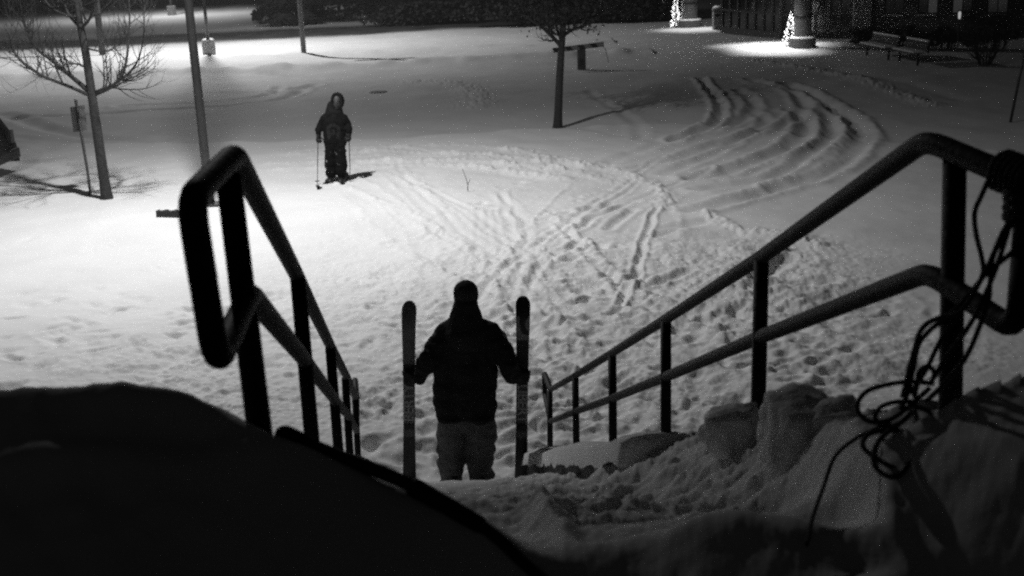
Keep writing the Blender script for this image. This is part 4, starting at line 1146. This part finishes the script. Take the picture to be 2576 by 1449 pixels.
def building():
    A = gnd(1813, 82); B = gnd(1962, 99); C = gnd(2140, 97); D = gnd(2580, 108)
    Bk = Vector((A.x+8, A.y+4, 0))
    t = thing('entrance_building', (B.x, B.y, 0), 'dark building with glazed entrance front and rows of windows', 'building')
    H = 5.2
    def glazed(P, Q, n, sill):
        MB().add(*slab(P, Q, -.1, sill, .25)).build('plinth', CONC if sill > .3 else BRICK, t)
        P = Vector((P.x, P.y, 0)); Q = Vector((Q.x, Q.y, 0)); d = (Q-P); L = d.length; d.normalize()
        MB().add(*slab(P, Q, 3.0, H, .25)).build('fascia', BRICK, t)
        for k in range(n+1):
            c = P+d*(L*k/n)
            M = Matrix.Rotation(math.atan2(d.y, d.x), 3, 'Z')
            MB().box(c+Vector((-d.y, d.x, 0))*.1+Vector((0, 0, (sill+3.0)/2)), (.16, .14, 3.0-sill), M).build('mullion', FRAME, t)
            if k < n:
                MB().add(*slab(c+d*.081, P+d*(L*(k+1)/n)-d*.081, sill+.002, 2.998, .03, .09)).build('pane', GLASS, t)
                MB().add(*slab(c+d*.082, P+d*(L*(k+1)/n)-d*.082, 1.0, 1.10, .05, .04)).build('push_bar', FRAME, t)
    glazed(A, B, 7, .28)
    glazed(B, C, 6, .28)
    # pale wall pier, then the long window wall
    M = Matrix.Identity(3)
    MB().box((C.x+.42, C.y+.2, H/2), (.75, .75, H)).build('pier', mat('pale_brick', .19, .85, var=.2, scale=9, bump=.3), t)
    P = Vector((C.x+.8, C.y, 0)); Q = Vector((D.x+6, D.y-1.0, 0)); d = (Q-P); L = d.length; d.normalize()
    MB().add(*slab(P, Q, -.1, .95, .3)).build('wall', BRICK, t)
    MB().add(*slab(P, Q, 2.6, H, .3)).build('wall', BRICK, t)
    n = 9
    for k in range(n):
        a = P+d*(L*k/n); b = P+d*(L*(k+1)/n)
        MB().add(*slab(a, a+d*(L/n*.42), .95, 2.6, .3)).build('wall', BRICK, t)
        w = MB().add(*slab(a+d*(L/n*.42), b, .97, 2.58, .06, .10)).build('window', FRAME, t)
        for j in range(2):
            x0 = L/n*(.45+.275*j); x1 = x0+L/n*.245
            gm = mat('lit_pane', .05, .15, emit=.022) if (k, j) in ((1, 1), (2, 0)) else mat('dim_pane', .03, .12, emit=.006) if k in (3, 5) else GLASS
            for z0, z1 in ((1.02, 1.75), (1.80, 2.52)):
                MB().add(*slab(a+d*x0, a+d*x1, z0, z1, .02, .078)).build('pane', gm, w)
        MB().add(*slab(a+d*(L/n*.40), b-d*.02, .90, .96, .14, -.10)).build('sill', CONC, t)
    # canopy on the columns
    MB().add([(8.4, 63.5, 3.6), (10.0, 46.2, 3.6), (18, 47.6, 3.6), (16, 64.5, 3.6), (8.4, 63.5, 4.3), (10.0, 46.2, 4.3), (18, 47.6, 4.3), (16, 64.5, 4.3)],
             [(3, 2, 1, 0), (4, 5, 6, 7), (0, 1, 5, 4), (1, 2, 6, 5), (2, 3, 7, 6), (3, 0, 4, 7)]).build('canopy', CONC, t)
    MB().add([(8.4, 63.5, 4.32), (10.0, 46.2, 4.32), (18, 47.6, 4.32), (16, 64.5, 4.32), (8.6, 63.3, 4.55), (11.1, 46.8, 4.55), (17.8, 47.8, 4.55), (15.8, 64.3, 4.55)],
             [(4, 5, 6, 7), (0, 1, 5, 4), (1, 2, 6, 5), (2, 3, 7, 6), (3, 0, 4, 7)]).build('roof_snow', SNOW, t)
    # notices stuck to the glass
    for pts in ([(2041, 22), (2049, 4), (2060, 6), (2063, 12), (2052, 30), (2046, 32)], [(2008, 0), (2034, 0), (2034, 27), (2012, 27)], [(1892, 6), (1898, 6), (1898, 26), (1892, 26)]):
        y = B.y-.9 if pts[0][0] > 2000 else None
        P_ = [at_y(u, v, (C.y+B.y)/2-.35) if y else at_y(u, v, (A.y+B.y)/2-.9) for u, v in pts]
        n_ = len(P_); vs = P_+[p+Vector((0, .012, 0)) for p in P_]
        MB().add(vs, [tuple(range(n_)), tuple(range(2*n_-1, n_-1, -1))]+[(i, (i+1) % n_, n_+(i+1) % n_, n_+i) for i in range(n_)]).build('notice', mat('paper', .30, .8), t)
    return A, B, C, D
A_, B_, C_, D_ = building()
def column(px, r, label):
    b = gnd(*px); t = thing('column', (b.x, b.y, 0), label, 'column', 'columns of the entrance canopy')
    K = mat('column_paint', .10, .7, var=.15, scale=4)
    MB().lathe((b.x, b.y, .2), [(r, 0), (r, 3.39)], 24).build('shaft', K, t, smooth=False)
    o = MB().lathe((b.x, b.y, -.1), [(r*1.55, 0), (r*1.55, .42), (r*1.5, .46)], 28).build('base', mat('column_base', .08, .8, var=.2), t)
    MB().lathe((b.x, b.y, .362), [(r*1.52, 0), (r*1.42, .06), (r*1.05, .08)], 28).build('snow_cap', SNOW, o, smooth=True)
    MB().lathe((b.x, b.y, 1.15), [(r+.004, 0), (r+.02, .02), (r+.02, .10), (r+.004, .12)], 24).build('band', FRAME, t)
    return b
c2 = column((2018, 120), .34, 'round entrance column beside the brightest lit tree')
c1 = column((1734, 69), .42, 'round entrance column beside the snowy shrub and litter bin')
BULB = mat('light_bulb', .9, .3, emit=30.0)
WIRE = mat('dark_needles', .03, .9)
def lit_tree(px, h, r, label, seed):
    b = gnd(*px); t = thing('lit_tree', (b.x, b.y, 0), label, 'christmas tree', 'small trees wrapped in lights')
    rnd = random.Random(seed)
    MB().tube([(b.x, b.y, -.1), (b.x, b.y, h*.6), (b.x, b.y, h)], [.03, .02, .008], 6).build('trunk', BARK, t, smooth=True)
    mb = MB()
    for i in range(420):
        q = rnd.random()**.8; z = .05+q*(h-.08); rr = r*(1-q)*1.05+.02; w = rnd.random()*6.283
        p0 = Vector((b.x, b.y, z+.03)); p1 = Vector((b.x+math.cos(w)*rr, b.y+math.sin(w)*rr, z-.06+.05*rnd.random()))
        a = (p1-p0).cross(Vector((0, 0, 1))).normalized()*.022
        mb.add([p0-a, p0+a, p1+a*.4, p1-a*.4], [(0, 1, 2, 3)])
    o = mb.build('needles', WIRE, t); o['kind'] = 'stuff'
    mb = MB()
    for i in range(110):
        q = (i+rnd.random())/110; z = .05+(1-(1-q)**.62)*(h-.06) if True else 0
        rr = r*(1-z/h)*1.04+.015; w = i*2.39996+rnd.random()*.5; rr *= rnd.uniform(.55, 1.15)
        c = Vector((b.x+math.cos(w)*rr, b.y+math.sin(w)*rr, z)); s = .017*rnd.uniform(.5, 1.3)
        mb.add([c+Vector(v)*s for v in ((1, 0, 0), (-1, 0, 0), (0, 1, 0), (0, -1, 0), (0, 0, 1.5), (0, 0, -1.5))], [(0, 2, 4), (2, 1, 4), (1, 3, 4), (3, 0, 4), (2, 0, 5), (1, 2, 5), (3, 1, 5), (0, 3, 5)])
    o = mb.build('light_string', BULB, t); o['kind'] = 'stuff'
lit_tree((1988, 119), 1.42, .34, 'brightly lit small tree leaning against the column by the light pool', 3)
lit_tree((1700, 70), 1.9, .28, 'brightly lit small tree next to the snowy shrub', 4)
def snowy_shrub():
    b = gnd(1668, 54); t = thing('shrub', (b.x, b.y, 0), 'dark shrub loaded with snow left of a lit tree', 'shrub')
    rnd = random.Random(2); mb = MB()
    for k in range(9): grow(mb, Vector((b.x, b.y, 0)), Vector((rnd.gauss(0, .5), rnd.gauss(0, .5), 1)), 1.1, .03, 2, rnd)
    mb.build('branches', BARK, t)
    for k, (dx, z, s) in enumerate(((-.2, .5, .22), (.25, .45, .3), (0, .95, .2), (.05, 1.35, .15))):
        mb = MB(); ell(mb, (b.x+dx, b.y, z), (s*1.2, s, s*.55)); remeshed('snow_pad', mb, SNOW, None, .03, 2, .05, k).parent = t
        o = t.children[-1]; o.location = -Vector(t.location)
snowy_shrub()
def bin_():
    b = gnd(1804, 77); t = thing('litter_bin', (b.x, b.y, 0), 'square litter bin with snow on its lid at the entrance corner', 'bin')
    K = mat('bin_body', .22, .7, var=.2)
    o = MB().box((b.x, b.y, .45), (.42, .42, .95)).build('body', K, t); bevel(o, .02)
    o2 = MB().box((b.x, b.y, 1.0), (.46, .46, .12)).build('lid', mat('bin_lid', .15, .6), t); bevel(o2, .03)
    MB().box((b.x-.02, b.y-.215, .72), (.24, .02, .14)).build('opening', FRAME, o)
    MB().lathe((b.x, b.y, 1.062), [(.22, 0), (.21, .06), (.12, .1)], 14).build('snow_cap', SNOW, o2, smooth=True)
bin_()
# canopy downlights
def downlight(p, w, size, label):
    t = thing('downlight', (p[0], p[1], 3.6), label, 'lamp', 'downlights under the entrance canopy')
    MB().lathe((p[0], p[1], 3.50), [(.14, 0), (.14, .098)], 16).build('housing', STEEL, t)
    MB().lathe((p[0], p[1], 3.488), [(.10, 0), (.10, .008)], 16).build('lens', LENS, t)
    L = bpy.data.lights.new('lamp_light', 'SPOT'); L.energy = w; L.spot_size = size; L.spot_blend = .9; L.shadow_soft_size = .06
    lo = bpy.data.objects.new('lamp_light', L); link(lo, t); lo.location = (0, 0, -.17)
p = gnd(1905, 122)
downlight((10.9, 48.9, 0), 800, math.radians(84), 'canopy downlight above the bright light pool')
downlight((10.6, 46.9, 0), 500, math.radians(70), 'canopy downlight at the outer canopy edge')
downlight((9.6, 60.0, 0), 420, math.radians(80), 'canopy downlight above the litter bin')

# benches
def bench(pa, pb, label):
    a = gnd(*pa); b = gnd(*pb); d = (b-a); L = d.length; d.normalize(); nr = Vector((d.y, -d.x, 0))
    if nr.x > 0: nr = -nr            # faces the drive (-x)
    c = a.lerp(b, .5)
    t = thing('bench', (c.x, c.y, 0), label, 'bench', 'benches in front of the building')
    M = Matrix.Rotation(math.atan2(d.y, d.x), 3, 'Z'); W = mat('bench_wood', .05, .7, var=.3)
    for k in range(4): MB().box(c-nr*(.05+.12*k-.2)+Vector((0, 0, .34)), (L, .10, .035), M).build('seat_slat', W, t)
    for k in range(4): MB().box(c-nr*(.33+.025*k)+Vector((0, 0, .42+.08*k)), (L, .03, .07), M).build('back_slat', W, t)
    MB().box(c-nr*.10+Vector((0, 0, .383)), (L*.98, .40, .05), M).build('seat_snow', SNOW, t)
    MB().box(c-nr*.41+Vector((0, 0, .725)), (L*.96, .07, .05), M).build('back_snow', SNOW, t)
    for s in (-.42, .42):
        MB().box(c+d*L*s-nr*.12+Vector((0, 0, .12)), (.045, .07, .40), M).build('leg', FRAME, t)
        MB().box(c+d*L*s-nr*.46+Vector((0, 0, .52)), (.04, .05, .42), M).build('back_support', FRAME, t)
bench((2168, 133), (2232, 147), 'dark bench with snowy back near the wall pier')
bench((2250, 149), (2304, 161), 'dark bench with snowy back near the many stemmed shrub')
def stem_shrub():
    b = gnd(2477, 160); t = thing('shrub', (b.x, b.y, 0), 'leafless many stemmed shrub beyond the benches', 'shrub')
    rnd = random.Random(12); mb = MB()
    for k in range(26):
        w = rnd.random()*6.283; o = Vector((math.cos(w), math.sin(w), 0))*.16
        grow(mb, Vector((b.x, b.y, -.05))+o, Vector((math.cos(w)*.42, math.sin(w)*.42, 1)), rnd.uniform(.9, 1.5), .018, 1, rnd, .05, .15)
    mb.build('stems', BARK, t)
    mb = MB()
    for i in range(900):
        w = rnd.random()*6.283; r = rnd.random()**.5*.75; p = Vector((b.x+math.cos(w)*r, b.y+math.sin(w)*r, rnd.uniform(.75, 1.6)))
        a = Vector((rnd.gauss(0, 1), rnd.gauss(0, 1), rnd.gauss(0, 1))).normalized(); c = a.orthogonal(); s = rnd.uniform(.03, .06)
        mb.add([p-a*s, p+c*s*.5, p+a*s, p-c*s*.5], [(0, 1, 2, 3)])
    o = mb.build('leaves', LEAF, t); o['kind'] = 'stuff'
stem_shrub()
def leaf_mass(name, centre, size, n, label, cat, seed, group=None, leaf=(.06, .14), snow=0, stems=True):
    c = Vector(centre); t = thing(name, (c.x, c.y, 0), label, cat, group)
    rnd = random.Random(seed); mb = MB()
    lobes = [(Vector((rnd.uniform(-1, 1)*size[0]*.75, rnd.uniform(-1, 1)*size[1]*.7, size[2]*rnd.uniform(.25, .8))), rnd.uniform(.28, .5)) for k in range(12)]
    for i in range(n):
        o, s = rnd.choice(lobes)
        v = Vector((rnd.gauss(0, 1), rnd.gauss(0, 1), rnd.gauss(0, 1))).normalized()*s*rnd.uniform(.6, 1.05)
        p = c+o+Vector((v.x*size[0]*.8, v.y*size[1], v.z*size[2]*.6))
        p.z = max(p.z, .03)
        a = Vector((rnd.gauss(0, 1), rnd.gauss(0, 1), rnd.gauss(0, 1))).normalized(); b = a.orthogonal().normalized(); q = rnd.uniform(*leaf)
        mb.add([p-a*q, p+b*q*.6, p+a*q, p-b*q*.6], [(0, 1, 2, 3)])
    o = mb.build('foliage', LEAF, t); o['kind'] = 'stuff'
    mb = MB()
    for k in range(6): grow(mb, Vector((c.x+rnd.uniform(-.5, .5)*size[0], c.y, -.05)), Vector((rnd.gauss(0, .3), rnd.gauss(0, .3), 1)), size[2]*.8, .04, 1, rnd)
    mb.build('stems', BARK, t)
    return t
# planting under the building's windows
for k, (u, v, sx, h) in enumerate(((2205, 118, .9, .75), (2270, 124, 1.0, .8), (2345, 125, 1.0, .85), (2420, 126, 1.0, .7), (2520, 126, 1.2, .65))):
    g = gnd(u, v)
    leaf_mass('hedge_bush', (g.x, g.y+.9, 0), (sx, .6, h), 1500, ['rounded dark bush right of the wall pier', 'dark bush behind the second bench', 'tall dark bush under the lit panes', 'dark bush behind the many stemmed shrub', 'wide low dark bush under the far windows'][k], 'bush', 60+k, 'bushes under the building windows', (.03, .07))
# small wall lantern
def lantern():
    p = at_y(2414, 38, 44.2); t = thing('lantern', p, 'small glowing lantern over the dark bushes', 'lantern')
    o = MB().lathe(p, [(.03, -.14), (.045, -.10), (.055, .08), (.02, .14)], 8).build('glass', mat('lantern_glow', .8, .4, emit=.35), t)
    MB().lathe(p+Vector((0, 0, .141)), [(.10, 0), (.03, .05)], 8).build('cap', FRAME, t)
    MB().tube([(p.x, p.y, -.1), (p.x, p.y, p.z*.5), (p.x, p.y, p.z-.14)], .022, 6).build('stake', FRAME, t)
lantern()

# ------------------------------------------------------------------ far background: bushes, conifer, trees, hedges beyond the road
def conifer(px, h, r, label, seed):
    b = gnd(*px); t = thing('conifer', (b.x, b.y, 0), label, 'tree', 'evergreens beyond the road')
    rnd = random.Random(seed); MB().tube([(b.x, b.y, -.1), (b.x, b.y, h*.5), (b.x, b.y, h)], [.16, .1, .03], 8).build('trunk', BARK, t)
    mb = MB()
    for i in range(1700):
        q = rnd.random()**1.2; z = .2+q*(h-.3); rr = r*(1-q)*(.75+.35*math.sin(z*5)); w = rnd.random()*6.283
        p0 = Vector((b.x+math.cos(w)*rr*.35, b.y+math.sin(w)*rr*.35, z+.1)); p1 = Vector((b.x+math.cos(w)*rr, b.y+math.sin(w)*rr, z-.15))
        a = (p1-p0).cross(Vector((0, 0, 1))).normalized()*rnd.uniform(.05, .12)
        mb.add([p0, p0.lerp(p1, .5)+a, p1, p0.lerp(p1, .5)-a], [(0, 1, 2, 3)])
    o = mb.build('foliage', mat('needles', .05, .9, var=.4), t); o['kind'] = 'stuff'
conifer((712, 66), 6.5, 1.7, 'tall evergreen standing beyond the road by the round bush', 31)
conifer((770, 62), 4.5, 1.3, 'shorter evergreen right of the tall one beyond the road', 33)
g = gnd(672, 60); leaf_mass('round_bush', (g.x, g.y, 0), (1.1, 1.0, 1.9), 2200, 'round bush beyond the road beside the evergreens', 'bush', 35, None, (.06, .14))
for k, (u, v, sx, h, lab) in enumerate(((860, 56, 5.5, 1.6, 'low scrub beyond the road right of the evergreens'), (1190, 62, 6.5, 1.5, 'dark scrub row behind the far drive ridge'), (1420, 66, 6, 1.6, 'dark scrub row behind the leafy tree'), (1590, 60, 4, 1.7, 'dark scrub left of the snowy shrub'))):
    g = gnd(u, v); leaf_mass('scrub', (g.x, g.y+1.5, 0), (sx, 1.6, h), 4200, lab, 'bush', 70+k, 'scrub beyond the far road', (.08, .2))
def forest_tree(px, h, label, seed):
    b = gnd(*px); t = thing('bare_tree', (b.x, b.y, 0), label, 'tree')
    rnd = random.Random(seed); MB().tube([(b.x, b.y, -.2), (b.x+.1, b.y, h*.5), (b.x, b.y, h)], [.2, .14, .04], 8).build('trunk', BARK, t)
    mb = MB()
    for i in range(9):
        z = h*(.3+.07*i); w = i*2.4; grow(mb, Vector((b.x, b.y, z)), Vector((math.cos(w), math.sin(w), .7)), h*.28, .06, 1, rnd)
    mb.build('crown', BARK, t)
forest_tree((1066, 55), 9, 'bare tree beyond the road behind the far scrub', 41)
forest_tree((935, 30), 9, 'slender bare tree far beyond the low scrub', 43)
# wood edge at the top left and top right: masses of dark evergreen
def wood(x0, x1, y, h, n, label, seed):
    rnd = random.Random(seed); mb = MB()
    for i in range(n):
        x = rnd.uniform(x0, x1); yy = y+rnd.uniform(-3, 3)+(x-x0)*.0; z = rnd.random()**.8*h*(.75+.35*mnoise.noise((x*.25, 2, seed)))
        a = Vector((rnd.gauss(0, 1), rnd.gauss(0, 1), rnd.gauss(0, 1))).normalized(); b = a.orthogonal().normalized(); q = rnd.uniform(.25, .6)
        p = Vector((x, yy, max(z, .1)))
        mb.add([p-a*q, p+b*q*.6, p+a*q, p-b*q*.6], [(0, 1, 2, 3)])
    o = mb.build('far_wood', mat('wood_leaf', .022, .95, var=.3), None); tag(o, label, None, None, 'stuff')
wood(-75, -22, 122, 9, 15000, 'dark wood at the end of the lot on the left', 1)
wood(-20, 60, 112, 9, 20000, 'dark wood behind the far road', 2)

# ------------------------------------------------------------------ cold misty air over the lot
def haze():
    o = MB().box((0, 0, 6.5), (640, 640, 15.4)).build('haze', mat('haze_air', .5), None)
    m = o.data.materials[0]; n = m.node_tree.nodes; n.remove(n['Principled BSDF'])
    v = n.new('ShaderNodeVolumePrincipled'); v.inputs['Color'].default_value = (.95, .95, .95, 1)
    v.inputs['Density'].default_value = HAZE; v.inputs['Anisotropy'].default_value = .2
    m.node_tree.links.new(v.outputs[0], n['Material Output'].inputs['Volume'])
    tag(o, 'thin cold mist in the air over the lot', None, None, 'stuff')
haze()
